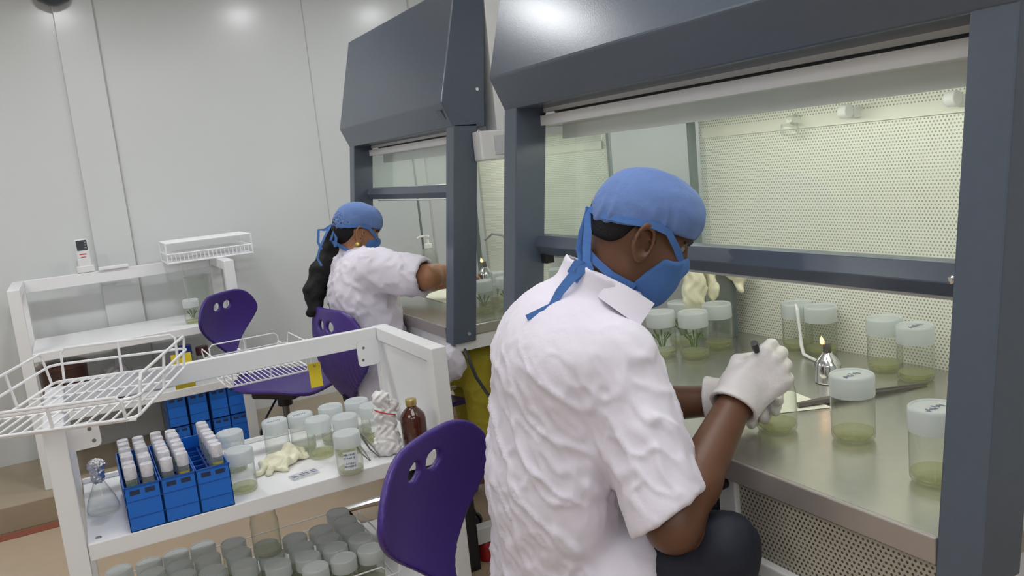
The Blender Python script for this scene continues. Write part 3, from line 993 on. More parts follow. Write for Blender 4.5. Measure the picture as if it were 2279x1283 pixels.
# ------------------------------------------------------------------ small things on the trolley
m_foil = pmat('crinkled_foil', (0.72, 0.72, 0.76), 0.28, metal=0.85, bump=0.9, bscale=90)
m_latex = pmat('cream_latex', (0.80, 0.77, 0.58), 0.5, var=0.06, sub=0.2)
m_amber = pmat('amber_glass', (0.075, 0.012, 0.004), 0.08, var=0.25, scale=12, spec=0.7, coat=0.5)
m_gold = pmat('gold_cap', (0.55, 0.42, 0.16), 0.3, metal=0.8, bump=0.1)
m_poly = pmat('white_crinkled_wrap', (0.80, 0.78, 0.78), 0.28, var=0.08, bump=0.8, bscale=70)
m_rub = pmat('red_rubber', (0.55, 0.06, 0.06), 0.4)
m_forc = pmat('tool_steel', (0.42, 0.41, 0.40), 0.3, metal=0.9, var=0.1)
m_forcd = pmat('dark_tool_steel', (0.20, 0.18, 0.17), 0.35, metal=0.8, var=0.1)
m_paper = pmat('white_paper', (0.82, 0.82, 0.70), 0.7, var=0.03)
m_clearg = glass_mat('flask_glass', (0.96, 0.97, 0.96), (0.55, 0.58, 0.57), 0.8, 0.03, 1.5, haze=0.01)

# small flask with a foil cap
fx, fy = -0.030, 2.405
T = thing('conical_flask', 'small clear conical flask with a foil cap, at the left end of the trolley shelf', 'flask', (fx, fy, ZSH))
MB().lathe([(0.0005, 0.002), (0.036, 0.001), (0.041, 0.006), (0.041, 0.014), (0.034, 0.040), (0.020, 0.070), (0.0135, 0.085), (0.0135, 0.104), (0.0155, 0.107)], 32, cap0=False, cap1=False).build('glass_body', m_clearg, T, smooth=True, world=False, angle=1.5)
soft('foil_cap', lambda p: smin(rc(p, (0, 0, 0.098), (0, 0, 0.128), 0.0165, 0.019), ell(p, (0.002, 0.0, 0.134), (0.021, 0.021, 0.012)), 0.008) + 0.0035 * np.sin(p[:, 0] * 420 + 2 * np.sin(p[:, 2] * 300)) * np.cos(p[:, 1] * 380 + p[:, 2] * 210), (-0.035, -0.035, 0.07), (0.035, 0.035, 0.155), 0.0022, m_foil, T, it=1, world=False)

# crumpled gloves
gx, gy = 0.452, 2.405


def fn(p):
    q = p + 0.006 * np.stack([np.sin(p[:, 1] * 90 + p[:, 2] * 60), np.sin(p[:, 0] * 80 + 1.3), np.sin(p[:, 0] * 110 + p[:, 1] * 70)], 1)
    d = ell(q, (0, 0.0, 0.018), (0.060, 0.036, 0.017))
    d = smin(d, ell(q, (0.022, 0.018, 0.034), (0.032, 0.022, 0.016)), 0.012)
    for a, b in (((-0.05, -0.01, 0.014), (-0.078, -0.040, 0.008)), ((-0.03, -0.03, 0.012), (-0.045, -0.062, 0.007)), ((0.0, -0.03, 0.012), (-0.005, -0.058, 0.007)), ((0.05, 0.0, 0.015), (0.075, 0.012, 0.010)), ((0.03, 0.02, 0.03), (0.062, 0.034, 0.015))):
        d = smin(d, rc(q, a, b, 0.015, 0.012), 0.014)
    d = d + 0.0022 * np.sin(q[:, 0] * 200 + 3 * np.sin(q[:, 1] * 90)) * np.sin(q[:, 1] * 230 + 1)
    return smax(d, -(p[:, 2] - 0.0012), 0.002)


T = thing('rubber_gloves', 'crumpled cream rubber gloves lying on the trolley shelf', 'gloves', (gx, gy, ZSH))
soft('crumpled_rubber', fn, (-0.11, -0.085, -0.004), (0.10, 0.07, 0.065), 0.0032, m_latex, T, it=1, world=False)

# clear packet with rows of dark strokes
T = thing('clear_packet', 'small clear packet printed with dark strokes near the front edge of the trolley shelf', 'packet', (0.482, 2.268, ZSH), None, math.radians(8))
MB().box(-0.040, 0.040, -0.022, 0.022, 0.0004, 0.006).build('film', m_clear, T, bevel=0.002, world=False)
s = MB()
rr = random.Random(9)
for i in range(9):
    if i in (2, 6):
        continue
    x = -0.034 + i * 0.0085
    s.obox((x, rr.uniform(-0.004, 0.004), 0.0064), (1, 0.25, 0), (-0.25, 1, 0), (0, 0, 1), 0.0018, rr.uniform(0.007, 0.014), 0.0003)
s.build('printing', pmat('violet_ink', (0.16, 0.16, 0.34), 0.5), T, world=False)

# forceps leaning beside the labelled jar
for k, (xo, yo, lab) in enumerate(((0.640, 2.262, 'steel forceps leaning by the labelled jar, the pair nearer the jar'), (0.672, 2.270, 'steel forceps leaning by the labelled jar, the pair nearer the wrapped flask'))):
    T = thing('forceps', lab, 'forceps', (xo, yo, ZSH), 'forceps on the trolley')
    for sgn in (-1, 1):
        MB().tube([(0.030 + sgn * 0.001, -0.028, 0.003), (0.014 + sgn * 0.006, -0.012, 0.030), (0.0 + sgn * 0.004, 0.004, 0.062), (-0.006, 0.010, 0.076)], [0.0012, 0.0026, 0.0032, 0.0026], 8).build('arm', m_forcd if sgn < 0 else m_forc, T, smooth=True, world=False)

# wrapped flask with a red rubber band
T = thing('wrapped_flask', 'flask wrapped in crinkled white film with a red band, beside the brown bottle', 'flask', (0.738, 2.262, ZSH))


def fn(p):
    p = p / 1.17
    d = rc(p, (0, 0, 0.028), (0.004, 0, 0.085), 0.036, 0.020)
    d = smin(d, rc(p, (0.004, 0, 0.085), (0.002, 0.002, 0.135), 0.019, 0.017), 0.015)
    d = smin(d, ell(p, (-0.004, 0.0, 0.148), (0.022, 0.020, 0.018)), 0.006)
    d = smin(d, ell(p, (0.026, 0.005, 0.120), (0.016, 0.014, 0.018)), 0.006)
    d = smin(d, ell(p, (-0.018, -0.012, 0.112), (0.013, 0.012, 0.018)), 0.006)
    d = d + 0.0045 * np.sin(p[:, 0] * 240 + 2 * np.sin(p[:, 2] * 140)) * np.sin(p[:, 1] * 220 + p[:, 2] * 130)
    return smax(d, -(p[:, 2] - 0.0012), 0.002) * 1.17


soft('film_wrap', fn, (-0.07, -0.07, -0.004), (0.07, 0.07, 0.21), 0.003, m_poly, T, it=1, world=False)
MB().tube([(0.034 * math.cos(a) - 0.002, 0.034 * math.sin(a), 0.112 - 0.013 * a) for a in [x * 0.25 - 2.7 for x in range(18)]], 0.0022, 8).build('rubber_band', m_rub, T, smooth=True, world=False)

# brown bottle
T = thing('brown_bottle', 'brown glass bottle with a gold cap in the right corner of the trolley', 'bottle', (0.826, 2.262, ZSH))
MB().lathe([(0.0005, 0.001), (0.036, 0.001), (0.039, 0.004), (0.039, 0.088), (0.036, 0.101), (0.024, 0.116), (0.015, 0.124), (0.0145, 0.134)], 32, cap0=False).build('amber_body', m_amber, T, smooth=True, world=False, angle=1.2)
MB().lathe([(0.0165, 0.130), (0.017, 0.132), (0.017, 0.148), (0.0155, 0.150), (0.0005, 0.150)], 24, cap0=False).build('gold_cap', m_gold, T, smooth=True, world=False, angle=0.7)

# ------------------------------------------------------------------ things on the back shelf unit
m_scr = pmat('dark_screen', (0.05, 0.055, 0.07), 0.3)
T = thing('remote_control', 'white remote control with a dark screen in a stand on the back shelf unit', 'remote control', (0.060, 4.642, 1.0455))
bd = MB().box(0.03, 0.09, 4.628, 4.652, 1.055, 1.215).build('casing', m_white, T, bevel=0.006)
MB().box(0.036, 0.084, 4.6265, 4.6285, 1.158, 1.209).build('screen', m_scr, T)
for i in range(3):
    MB().box(0.071, 0.080, 4.6260, 4.6268, 1.168 + 0.013 * i, 1.174 + 0.013 * i).build('button', m_grey, T)
MB().box(0.044, 0.074, 4.627, 4.6283, 1.136, 1.141).box(0.048, 0.070, 4.627, 4.6283, 1.122, 1.126).build('red_print', m_rub, T)
MB().box(0.020, 0.100, 4.626, 4.656, 1.0457, 1.080).build('stand', m_white, T, bevel=0.004)
o = MB().box(0.115, 0.255, 4.618, 4.658, 1.0457, 1.062).build('flat_box', m_white2, None, bevel=0.003)
tag(o, 'flat white box lying on the back rail beside the remote control', 'box')

T = thing('test_tube_rack', 'white wire test tube rack on the right end of the back shelf unit', 'rack', (0.62, 4.505, 1.0462))
rx0, rx1, ry0, ry1 = 0.42, 0.835, 4.375, 4.655
for nm, z in (('top_grid', 1.150), ('middle_grid', 1.095), ('bottom_grid', 1.051)):
    g = MB()
    for i in range(22):
        x = rx0 + (rx1 - rx0) * i / 21
        g.tube([(x, ry0, z), (x, ry1, z)], 0.0036, 5)
    for j in range(8):
        y = ry0 + (ry1 - ry0) * j / 7
        g.tube([(rx0, y, z), (rx1, y, z)], 0.0042, 5)
    g.build(nm, m_wire, T, smooth=True)
gd = MB()
for i in range(22):
    x = rx0 + (rx1 - rx0) * i / 21
    gd.tube([(x, ry0, 1.051), (x, ry0, 1.095)], 0.0022, 5)
gd.build('front_wires', m_wire, T, smooth=True)
for x in (rx0, rx1):
    for y in (ry0, ry1):
        MB().tube([(x, y, 1.047), (x, y, 1.153)], 0.004, 6).build('corner_wire', m_wire, T, smooth=True)
m_frost = glass_mat('frosted_plastic', (0.78, 0.81, 0.78), (0.72, 0.75, 0.70), 0.6, 0.25, 1.4, haze=0.25)
o = MB().lathe([(0.0005, 0.002), (0.040, 0.001), (0.045, 0.006), (0.068, 0.215), (0.071, 0.22)], 32, (0.545, 4.42, 0.7485), cap0=False, cap1=False).build('tall_beaker', m_frost, smooth=True)
tag(o, 'tall frosted beaker under the wire rack on the back shelf unit', 'beaker')
jar((0.485, 4.30, 0.7485), 'small jar of green plantlets on the back shelf unit beside the purple chair', None, r=0.037, h=0.122, sprig=True, gel='yellow')

T = thing('brown_tub', 'brown round tub on the lower shelf of the back unit, at its left end', 'tub', (-0.115, 4.36, 0.4555))
MB().lathe([(0.0005, 0.001), (0.090, 0.001), (0.098, 0.010), (0.104, 0.185), (0.106, 0.19)], 32, (-0.115, 4.36, 0.4555), cap0=False).build('tub_wall', pmat('brown_enamel', (0.075, 0.035, 0.028), 0.35), T, smooth=True)
MB().lathe([(0.109, 0.186), (0.112, 0.19), (0.112, 0.2), (0.09, 0.209), (0.0005, 0.211)], 32, (-0.115, 4.36, 0.4555), cap0=False).build('tub_lid', pmat('brown_lid', (0.12, 0.05, 0.04), 0.3), T, smooth=True)
m_bag = pmat('grey_plastic_bag', (0.36, 0.34, 0.36), 0.25, var=0.45, scale=38, bump=0.8, bscale=60, spec=0.7)
for k, (x, y, sx, sz, lab) in enumerate(((0.105, 4.30, 0.080, 0.085, 'crumpled grey plastic bag beside the brown tub on the back unit'), (0.285, 4.33, 0.080, 0.065, 'flattened grey plastic bag in the middle of the lower back shelf'))):
    def fn(p, sx=sx, sz=sz, k=k):
        d = ell(p, (0, 0, sz * 0.9), (sx, 0.09, sz))
        d = d + 0.008 * np.sin(p[:, 0] * 95 + 2 * np.sin(p[:, 2] * 60 + k)) * np.sin(p[:, 1] * 80 + p[:, 2] * 70)
        return smax(d, -(p[:, 2] - 0.002), 0.003)
    o = soft('plastic_bag', fn, (-0.12, -0.12, -0.006), (0.12, 0.12, 0.2), 0.006, m_bag, None, it=1)
    o.location = (x, y, 0.4555)
    tag(o, lab, 'bag')
m_bcap = pmat('blue_cap', (0.02, 0.05, 0.36), 0.35)
for k, (x, y, h_, cm, lab) in enumerate(((0.425, 4.30, 0.19, m_bcap, 'clear bottle with a wide blue cap on the lower back shelf'), (0.505, 4.32, 0.165, pmat('dark_red_cap', (0.10, 0.02, 0.02), 0.4), 'clear bottle with a dark red cap next to the blue capped one'))):
    T = thing('reagent_bottle', lab, 'bottle', (x, y, 0.4555))
    MB().lathe([(0.0005, 0.001), (0.033, 0.001), (0.036, 0.005), (0.036, h_ * 0.62), (0.028, h_ * 0.76), (0.026, h_ * 0.8)], 28, cap0=False).build('bottle_body', m_frost, T, smooth=True, world=False)
    MB().lathe([(0.030, h_ * 0.76), (0.031, h_ * 0.78), (0.031, h_ * 0.98), (0.029, h_), (0.0005, h_)], 28, cap0=False).build('cap', cm, T, smooth=True, world=False)

# ------------------------------------------------------------------ things in the near cabinet
T = thing('spirit_lamp', 'polished steel spirit lamp with a small flame on the near bench', 'burner', (1.405, 1.205, bz))
MB().lathe([(0.0005, 0.0005), (0.0265, 0.0005), (0.028, 0.003), (0.028, 0.040), (0.0265, 0.044), (0.018, 0.056), (0.011, 0.064), (0.0095, 0.067)], 32, cap0=False).build('reservoir', m_chrome, T, smooth=True, world=False, angle=0.5)
MB().lathe([(0.0075, 0.064), (0.0085, 0.066), (0.0075, 0.086), (0.0065, 0.088)], 20).build('wick_tube', m_forcd, T, smooth=True, world=False)
MB().lathe([(0.003, 0.087), (0.005, 0.091), (0.0045, 0.095), (0.0025, 0.100), (0.0003, 0.105)], 16, (0, 0, 0), (-0.10, 0.05, 1)).build('flame', emit_mat('flame', (1.0, 0.42, 0.10), 6.0), T, smooth=True, world=False)

T = thing('long_forceps', 'long steel forceps lying across the near bench between the jars', 'forceps', (1.36, 1.10, bz))
P0, P1 = np.array((1.225, 1.128, 0.0)), np.array((1.515, 1.045, 0.0))
dv = (P1 - P0) / np.linalg.norm(P1 - P0)
nv = np.array((-dv[1], dv[0], 0))
for sgn in (-1, 1):
    a = P0 + np.array((0, 0, bz + 0.007))
    pts = [a, a + dv * 0.06 + nv * sgn * 0.004, a + dv * 0.14 + nv * sgn * 0.008, a + dv * 0.24 + nv * sgn * 0.006 - np.array((0, 0, 0.003)), a + dv * 0.30 + nv * sgn * 0.0015 - np.array((0, 0, 0.004))]
    MB().tube(pts, [0.0055, 0.006, 0.0045, 0.0028, 0.0016], 8).build('arm', m_forcd, T, smooth=True)
o = MB()
q = [(1.215, 1.358), (1.301, 1.213), (1.272, 1.084), (1.148, 1.145)]
o.prism_z(q, bz + 0.0002, bz + 0.0008)
o = o.build('paper_sheet', m_paper)
tag(o, 'white paper sheet on the near bench under the gloved hands', 'paper')
T = thing('twisted_cord', 'white twisted cotton cord trailing from a jar lid behind the spirit lamp', 'cord', (1.55, 1.40, bz))
pts = [(1.561, 1.430, 0.972), (1.553, 1.418, 0.960), (1.549, 1.412, 0.935), (1.545, 1.405, 0.905), (1.540, 1.398, 0.875), (1.532, 1.385, 0.857), (1.520, 1.352, 0.855), (1.508, 1.318, 0.855), (1.495, 1.292, 0.855)]
MB().tube(pts, [0.003, 0.005, 0.004, 0.0035, 0.0045, 0.004, 0.0035, 0.0035, 0.003], 8).build('cotton_twist', m_white2, T, smooth=True)

# gloves hung over a clear stand in the far corner of the near bench
T = thing('clear_box', 'clear square container with a dark edge in the back corner of the near bench', 'container', (1.56, 1.70, bz))
cb = MB()
cb.box(1.515, 1.585, 1.670, 1.673, bz + 0.0005, 1.035).box(1.515, 1.585, 1.755, 1.758, bz + 0.0005, 1.035).box(1.515, 1.518, 1.673, 1.755, bz + 0.0005, 1.035).box(1.515, 1.585, 1.67, 1.758, bz + 0.0005, bz + 0.004)
cb.build('clear_wall', m_clear, T)
MB().box(1.582, 1.593, 1.668, 1.760, bz + 0.0005, 1.035).build('dark_wall', m_seal2, T)
T = thing('hanging_gloves', 'cream rubber gloves draped over the clear container, fingers hanging down', 'gloves', (1.56, 1.70, 1.0))


def fn(p):
    p = p + np.array((0.042, -0.032, 0), np.float32)
    q = p + 0.004 * np.stack([np.sin(p[:, 1] * 100), np.sin(p[:, 2] * 90 + p[:, 0] * 40), np.sin(p[:, 0] * 110)], 1)
    d = ell(q, (1.545, 1.692, 1.055), (0.078, 0.062, 0.020))
    d = smin(d, rbox(q, (1.500, 1.655, 1.015), (0.022, 0.030, 0.048), 0.012), 0.012)
    d = smin(d, rc(q, (1.486, 1.655, 1.0), (1.474, 1.66, 0.935), 0.018, 0.012), 0.010)
    d = smin(d, rc(q, (1.503, 1.640, 1.0), (1.500, 1.640, 0.940), 0.014, 0.010), 0.007)
    d = smin(d, rc(q, (1.552, 1.640, 1.045), (1.548, 1.632, 0.975), 0.014, 0.010), 0.010)
    d = smin(d, rc(q, (1.605, 1.650, 1.055), (1.640 - 0.012, 1.605, 1.03), 0.024, 0.020), 0.014)
    d = smin(d, rc(q, (1.622, 1.61, 1.03), (1.617, 1.60, 0.995), 0.021, 0.011), 0.012)
    return d + 0.003 * np.sin(q[:, 0] * 190 + 2 * np.sin(q[:, 2] * 90)) * np.sin(q[:, 1] * 200)


soft('draped_rubber', fn, (1.385, 1.56, 0.90), (1.632, 1.79, 1.10), 0.0032, m_latex, T, it=2)

# ------------------------------------------------------------------ things in the far cabinet
T = thing('pump_bottle', 'translucent white bottle with a pump head on the far bench', 'bottle', (1.425, 3.43, bz))
MB().lathe([(0.0005, 0.001), (0.036, 0.001), (0.040, 0.006), (0.040, 0.155), (0.033, 0.175), (0.016, 0.188), (0.015, 0.196)], 28, cap0=False).build('bottle_body', m_frost, T, smooth=True, world=False)
MB().lathe([(0.018, 0.188), (0.018, 0.206), (0.008, 0.210), (0.006, 0.236), (0.012, 0.238), (0.012, 0.246), (0.001, 0.248)], 20).tube([(0, 0, 0.242), (-0.03, 0.01, 0.243), (-0.042, 0.014, 0.236)], 0.005, 8).build('pump_head', m_white, T, smooth=True, world=False)
T = copy_tree([k for k in bpy.data.objects if k.get('label', '').startswith('polished steel spirit lamp')][0], (1.36, 2.745, bz + 0.090), 'spirit lamp with a bright flame on an upturned jar of the far bench', 0.4)
jar((1.36, 2.745, bz - 0.0), 'lidded jar carrying the spirit lamp on the far bench', 'jars on the far bench', h=0.0895, r=0.036)
for k, (x, y, lab) in enumerate(((1.30, 2.66, 'lidded jar at the front right corner of the far bench'), (1.395, 2.655, 'lidded jar beside the right pane of the far cabinet'), (1.44, 2.80, 'lidded jar behind the lamp on the far bench'), (1.62, 2.64, 'lidded jar at the back right of the far bench'), (1.60, 2.86, 'lidded jar between the grey tub and the back of the far bench'))):
    jar((x, y, bz), lab, 'jars on the far bench', sprig=(k < 2))
T = thing('grey_tub', 'grey tapered tub on the far bench, seen between post and man', 'tub', (1.705, 2.745, bz))
MB().lathe([(0.0005, 0.001), (0.040, 0.001), (0.043, 0.005), (0.054, 0.155), (0.057, 0.158), (0.057, 0.162), (0.052, 0.162)], 28, cap0=False, cap1=False).build('tub_wall', m_grey2, T, smooth=True, world=False)
MB().lathe([(0.058, 0.156), (0.059, 0.166), (0.0005, 0.168)], 28, cap0=False).build('tub_lid', m_grey, T, smooth=True, world=False)
T = thing('bent_tube', 'thin bent grey tube rising from the far bench beside the lamp', 'tube', (1.52, 2.70, bz))
MB().tube([(1.50, 2.70, bz + 0.001), (1.497, 2.705, 0.98), (1.485, 2.72, 1.05), (1.455, 2.755, 1.115), (1.43, 2.79, 1.125), (1.41, 2.82, 1.10)], 0.0055, 8).build('tube_wall', m_grey, T, smooth=True)
MB().lathe([(0.03, 0.0005), (0.03, 0.008), (0.008, 0.012)], 20, (1.50, 2.70, bz)).build('base', m_grey, T, smooth=True)
o = MB().prism_z([(1.30, 3.27), (1.50, 3.40), (1.46, 3.02), (1.295, 2.96)], bz + 0.0002, bz + 0.0009).build('paper_sheet', m_paper)
tag(o, 'white paper sheet on the far bench under the woman\'s arm', 'paper')

# ------------------------------------------------------------------ cable and black case on the floor
T = thing('power_cable', 'black cable hanging from the far cabinet post', 'cable', (1.16, 2.52, 0.0))
pts = [(1.125, 2.53, 0.80), (1.13, 2.50, 0.77), at(1043, 800, 2.60), at(1060, 840, 2.58), at(1080, 870, 2.55), at(1105, 905, 2.52), at(1120, 960, 2.5), at(1125, 1080, 2.5), (1.19, 2.40, 0.12), (1.21, 2.38, 0.006), (1.25, 2.33, 0.006)]
MB().tube(pts, 0.0055, 8).build('cable_sheath', m_black, T, smooth=True)
T = thing('black_case', 'tall black case standing on the floor behind the purple chair', 'case', (1.035, 2.50, 0.0))
MB().box(0.966, 1.076, 2.44, 2.64, 0.0, 0.375).build('casing', m_black, T, bevel=0.006)
MB().box(0.976, 1.066, 2.437, 2.441, 0.02, 0.35).build('front_panel', pmat('black_panel', (0.02, 0.02, 0.024), 0.5), T, bevel=0.002)
# ------------------------------------------------------------------ people
m_skin = pmat('dark_brown_skin', (0.135, 0.058, 0.030), 0.45, var=0.10, scale=25, bump=0.08, bscale=350, sub=0.08)
m_skin2 = pmat('brown_skin', (0.33, 0.150, 0.075), 0.45, var=0.08, scale=25, bump=0.06, bscale=350, sub=0.08)
m_hair = pmat('black_hair', (0.006, 0.005, 0.006), 0.55, var=0.3, scale=60, bump=0.45, bscale=260, spec=0.25)
m_coat = pmat('white_cotton', (0.74, 0.70, 0.79), 0.75, var=0.02, scale=12, bump=0.22, bscale=60, spec=0.2, sheen=0.1)
m_cap2 = pmat('blue_surgical_cloth', (0.135, 0.215, 0.46), 0.8, var=0.08, scale=30, bump=0.5, bscale=60, spec=0.15, sheen=0.1)
m_mask = pmat('blue_mask_cloth', (0.082, 0.185, 0.46), 0.8, var=0.08, scale=30, bump=0.4, bscale=80, spec=0.15)
m_glove = pmat('white_latex_glove', (0.70, 0.66, 0.66), 0.42, var=0.05, scale=40, bump=0.25, bscale=120, sub=0.15)
m_navy = pmat('navy_trousers', (0.006, 0.009, 0.022), 0.7, var=0.2, scale=40, bump=0.2)
m_yellow = pmat('mustard_trousers', (0.36, 0.30, 0.014), 0.7, var=0.08, scale=20, bump=0.3, bscale=40)
m_shoe = pmat('dark_shoe', (0.02, 0.018, 0.02), 0.5)
m_eye = pmat('eye_white', (0.26, 0.24, 0.22), 0.35)
m_iris = pmat('dark_iris', (0.01, 0.006, 0.004), 0.15)
m_brow = pmat('dark_brow', (0.010, 0.008, 0.008), 0.6)


def frame(yaw, pitch):
    """axes of a head: forward, right-hand side, up (degrees; pitch positive looks down)"""
    cy, sy = math.cos(math.radians(yaw)), math.sin(math.radians(yaw))
    cp, sp = math.cos(math.radians(pitch)), math.sin(math.radians(pitch))
    Fw = np.array((cy * cp, sy * cp, -sp))
    Rt = np.array((sy, -cy, 0.0))
    Up = np.cross(Rt, Fw)
    return Fw, Rt, Up


class Head:
    def __init__(s, c, yaw, pitch, k=1.0):
        s.c = np.array(c, float); s.F, s.R, s.U = frame(yaw, pitch); s.k = k
        s.ax = np.stack([s.F, s.R, s.U])

    def p(s, f, r, u):
        return s.c + (s.F * f + s.R * r + s.U * u) * s.k

    def loc(s, P):
        return ((P - s.c.astype(np.float32)) @ s.ax.T.astype(np.float32)) / s.k


def head_local(q):
    """head in its own frame (forward, right, up), metres for an adult"""
    skull = ell(q, (-0.012, 0, 0.030), (0.096, 0.076, 0.088))
    d = smin(skull, ell(q, (0.030, 0, -0.020), (0.066, 0.062, 0.080)), 0.03)
    d = smin(d, ell(q, (0.052, 0, -0.078), (0.034, 0.034, 0.030)), 0.035)              # chin
    d = smin(d, rc(q, (0.0, 0.050, -0.062), (0.055, 0.022, -0.090), 0.016, 0.014), 0.025)  # jaw
    d = smin(d, rc(q, (0.0, -0.050, -0.062), (0.055, -0.022, -0.090), 0.016, 0.014), 0.025)
    d = smin(d, rc(q, (0.078, 0.032, 0.030), (0.078, -0.032, 0.030), 0.012, 0.012), 0.018)  # brow ridge
    for s in (-1, 1):
        d = smin(d, ell(q, (0.060, s * 0.046, -0.015), (0.026, 0.020, 0.018)), 0.02)   # cheek
        d = smax(d, -ell(q, (0.095, s * 0.032, 0.010), (0.020, 0.020, 0.012)), 0.010)   # eye socket
    nose = rc(q, (0.086, 0, 0.016), (0.102, 0, -0.022), 0.008, 0.011)
    nose = smin(nose, ell(q, (0.095, 0.010, -0.026), (0.012, 0.008, 0.008)), 0.008)
    nose = smin(nose, ell(q, (0.095, -0.010, -0.026), (0.012, 0.008, 0.008)), 0.008)
    d = smin(d, nose, 0.012)
    lips = smin(rc(q, (0.086, -0.018, -0.052), (0.086, 0.018, -0.052), 0.007, 0.007), rc(q, (0.085, -0.015, -0.062), (0.085, 0.015, -0.062), 0.008, 0.008), 0.003)
    d = smin(d, lips, 0.008)
    for s in (-1, 1):
        a = math.radians(18)
        # ear: bowl, rim and lobe
        qq = q - np.array((-0.004, s * 0.079, -0.004), np.float32)
        axr = np.array(((math.cos(a), -s * math.sin(a) * 1.0, 0.10), (s * math.sin(a), math.cos(a), 0.0), (-0.10, 0, 1.0)), np.float32)
        e = qq @ axr.T / 1.12
        rim = np.abs(np.sqrt((e[:, 0] / 0.0165) ** 2 + ((e[:, 2] - 0.004) / 0.029) ** 2) - 1) * 0.018
        rim = np.sqrt(rim ** 2 + (e[:, 1] - 0.010) ** 2) - 0.0046
        bowl = ell(e, (-0.002, -0.001, 0.002), (0.016, 0.0085, 0.027))
        lobe = ell(e, (0.003, 0.003, -0.026), (0.009, 0.006, 0.011))
        ear = smin(smin(rim, bowl, 0.004), lobe, 0.006)
        ear = smax(ear, -ell(e, (0.003, 0.012, 0.002), (0.0095, 0.010, 0.019)), 0.003)
        d = smin(d, ear, 0.006)
    return d


def arm(p, S, E, W, r):
    d = rc(p, S, E, r[0], r[1])
    mid = np.array(E) * 0.68 + np.array(W) * 0.32
    d = smin(d, rc(p, E, mid, r[1] * 0.98, r[2]), 0.02)
    return smin(d, rc(p, mid, W, r[2], r[3]), 0.015)


# hand in its own frame: x to the fingertips, y to the thumb side, z out of the back of the hand
def hand_local(q, curls, spread=0.06, thumb=((0.018, 0.030, -0.012), (0.050, 0.046, -0.026), (0.078, 0.034, -0.038)), fat=1.0):
    d = rbox(q, (0.045, 0, 0), (0.046, 0.039, 0.0145), 0.014)
    d = smin(d, ell(q, (0.030, 0.020, -0.010), (0.032, 0.020, 0.014)), 0.012)
    base = [(0.088, 0.029, 0.0), (0.092, 0.0095, 0.002), (0.088, -0.0105, 0.001), (0.080, -0.029, -0.002)]
    lens = [(0.043, 0.026, 0.020), (0.047, 0.030, 0.021), (0.043, 0.027, 0.020), (0.033, 0.020, 0.018)]
    fan = [spread, spread * 0.3, -spread * 0.4, -spread * 1.2]
    for b, L, a, cu in zip(base, lens, fan, curls):
        p0 = np.array(b); ang = 0.0
        prev = p0 - np.array((0.012, 0, 0.002))
        d = smin(d, rc(q, prev, p0, 0.0105 * fat, 0.0105 * fat), 0.008)
        for l, c, r0, r1 in zip(L, cu, (0.0102, 0.0095, 0.0088), (0.0095, 0.0088, 0.0072)):
            ang += math.radians(c)
            v = np.array((math.cos(ang) * math.cos(a), math.cos(ang) * math.sin(a), -math.sin(ang)))
            p1 = p0 + v * l
            d = smin(d, rc(q, p0, p1, r0 * fat, r1 * fat), 0.0035)
            p0 = p1
    t = [np.array(x) for x in thumb]
    d = smin(d, rc(q, (0.010, 0.016, -0.006), t[0], 0.016, 0.0135), 0.012)
    d = smin(d, rc(q, t[0], t[1], 0.0132 * fat, 0.0110 * fat), 0.006)
    d = smin(d, rc(q, t[1], t[2], 0.0108 * fat, 0.0085 * fat), 0.003)
    return d


def axes_from(x, z):
    """rows: x direction, y, z with z made square to x"""
    x = np.array(x, float); x /= np.linalg.norm(x)
    z = np.array(z, float); z = z - x * (z @ x); z /= np.linalg.norm(z)
    y = np.cross(z, x)
    return np.stack([x, y, z])


def crease(v, seed, width=0.30):
    """winding ridges where a smooth noise changes sign"""
    n = wav(v, seed, 1.0, False) * 2.6
    return np.exp(-(n / width) ** 2)


def folds(v, nn, amp, seed, sc=(26, 26, 16)):
    w = v * np.array(sc)
    big = wav(w * 0.8, seed, 1.0, False)
    return amp * (1.1 * crease(w * 1.7, seed + 1) + 0.75 * crease(w * 3.0, seed + 2, 0.4) + 0.8 * big - 0.6)


# =================================================================== the man
HD = Head((0.889, 1.166, 1.239), -31, 27, 0.905)
neck0 = HD.p(-0.025, 0, -0.055)
neck1 = np.array((0.812, 1.215, 1.115))
chest = np.array((0.761, 1.242, 0.985)); belly = np.array((0.718, 1.243, 0.80)); pelv = np.array((0.715, 1.245, 0.595))
tyaw = -24
tF, tR, tU = frame(tyaw, 0)
RS, RE, RW = np.array((0.774, 1.098, 1.042)), np.array((0.760, 0.964, 0.806)), np.array((0.957, 1.014, 0.957))
LS, LE, LW = np.array((0.815, 1.375, 1.050)), np.array((0.815, 1.345, 0.895)), at(1580, 893, 1.50)
# legs
RH, RK, RA = pelv + tR * 0.09 - np.array((0, 0, 0.02)), np.array((0.845, 0.930, 0.695)), np.array((0.800, 0.985, 0.09))
LH, LK, LA = pelv - tR * 0.09 - np.array((0, 0, 0.02)), np.array((1.12, 1.22, 0.60)), np.array((1.06, 1.24, 0.09))
RK = np.array((0.842, 0.942, 0.752))
# right hand: back of the hand towards the aisle, fingers reaching down to the jar mouth
rdir = np.array((0.118, -0.035, 0.075)); rax = axes_from(rdir, (-0.35, -0.80, 0.42))
lW2 = LW
ldir = np.array((0.12, 0.020, -0.012)); lax = axes_from(ldir, (-0.1, 0.9, 0.45))
rcurl = [(48, 55, 35), (52, 60, 40), (56, 62, 40), (60, 62, 40)]
lcurl = [(42, 55, 35), (46, 58, 38), (50, 60, 40), (54, 60, 40)]


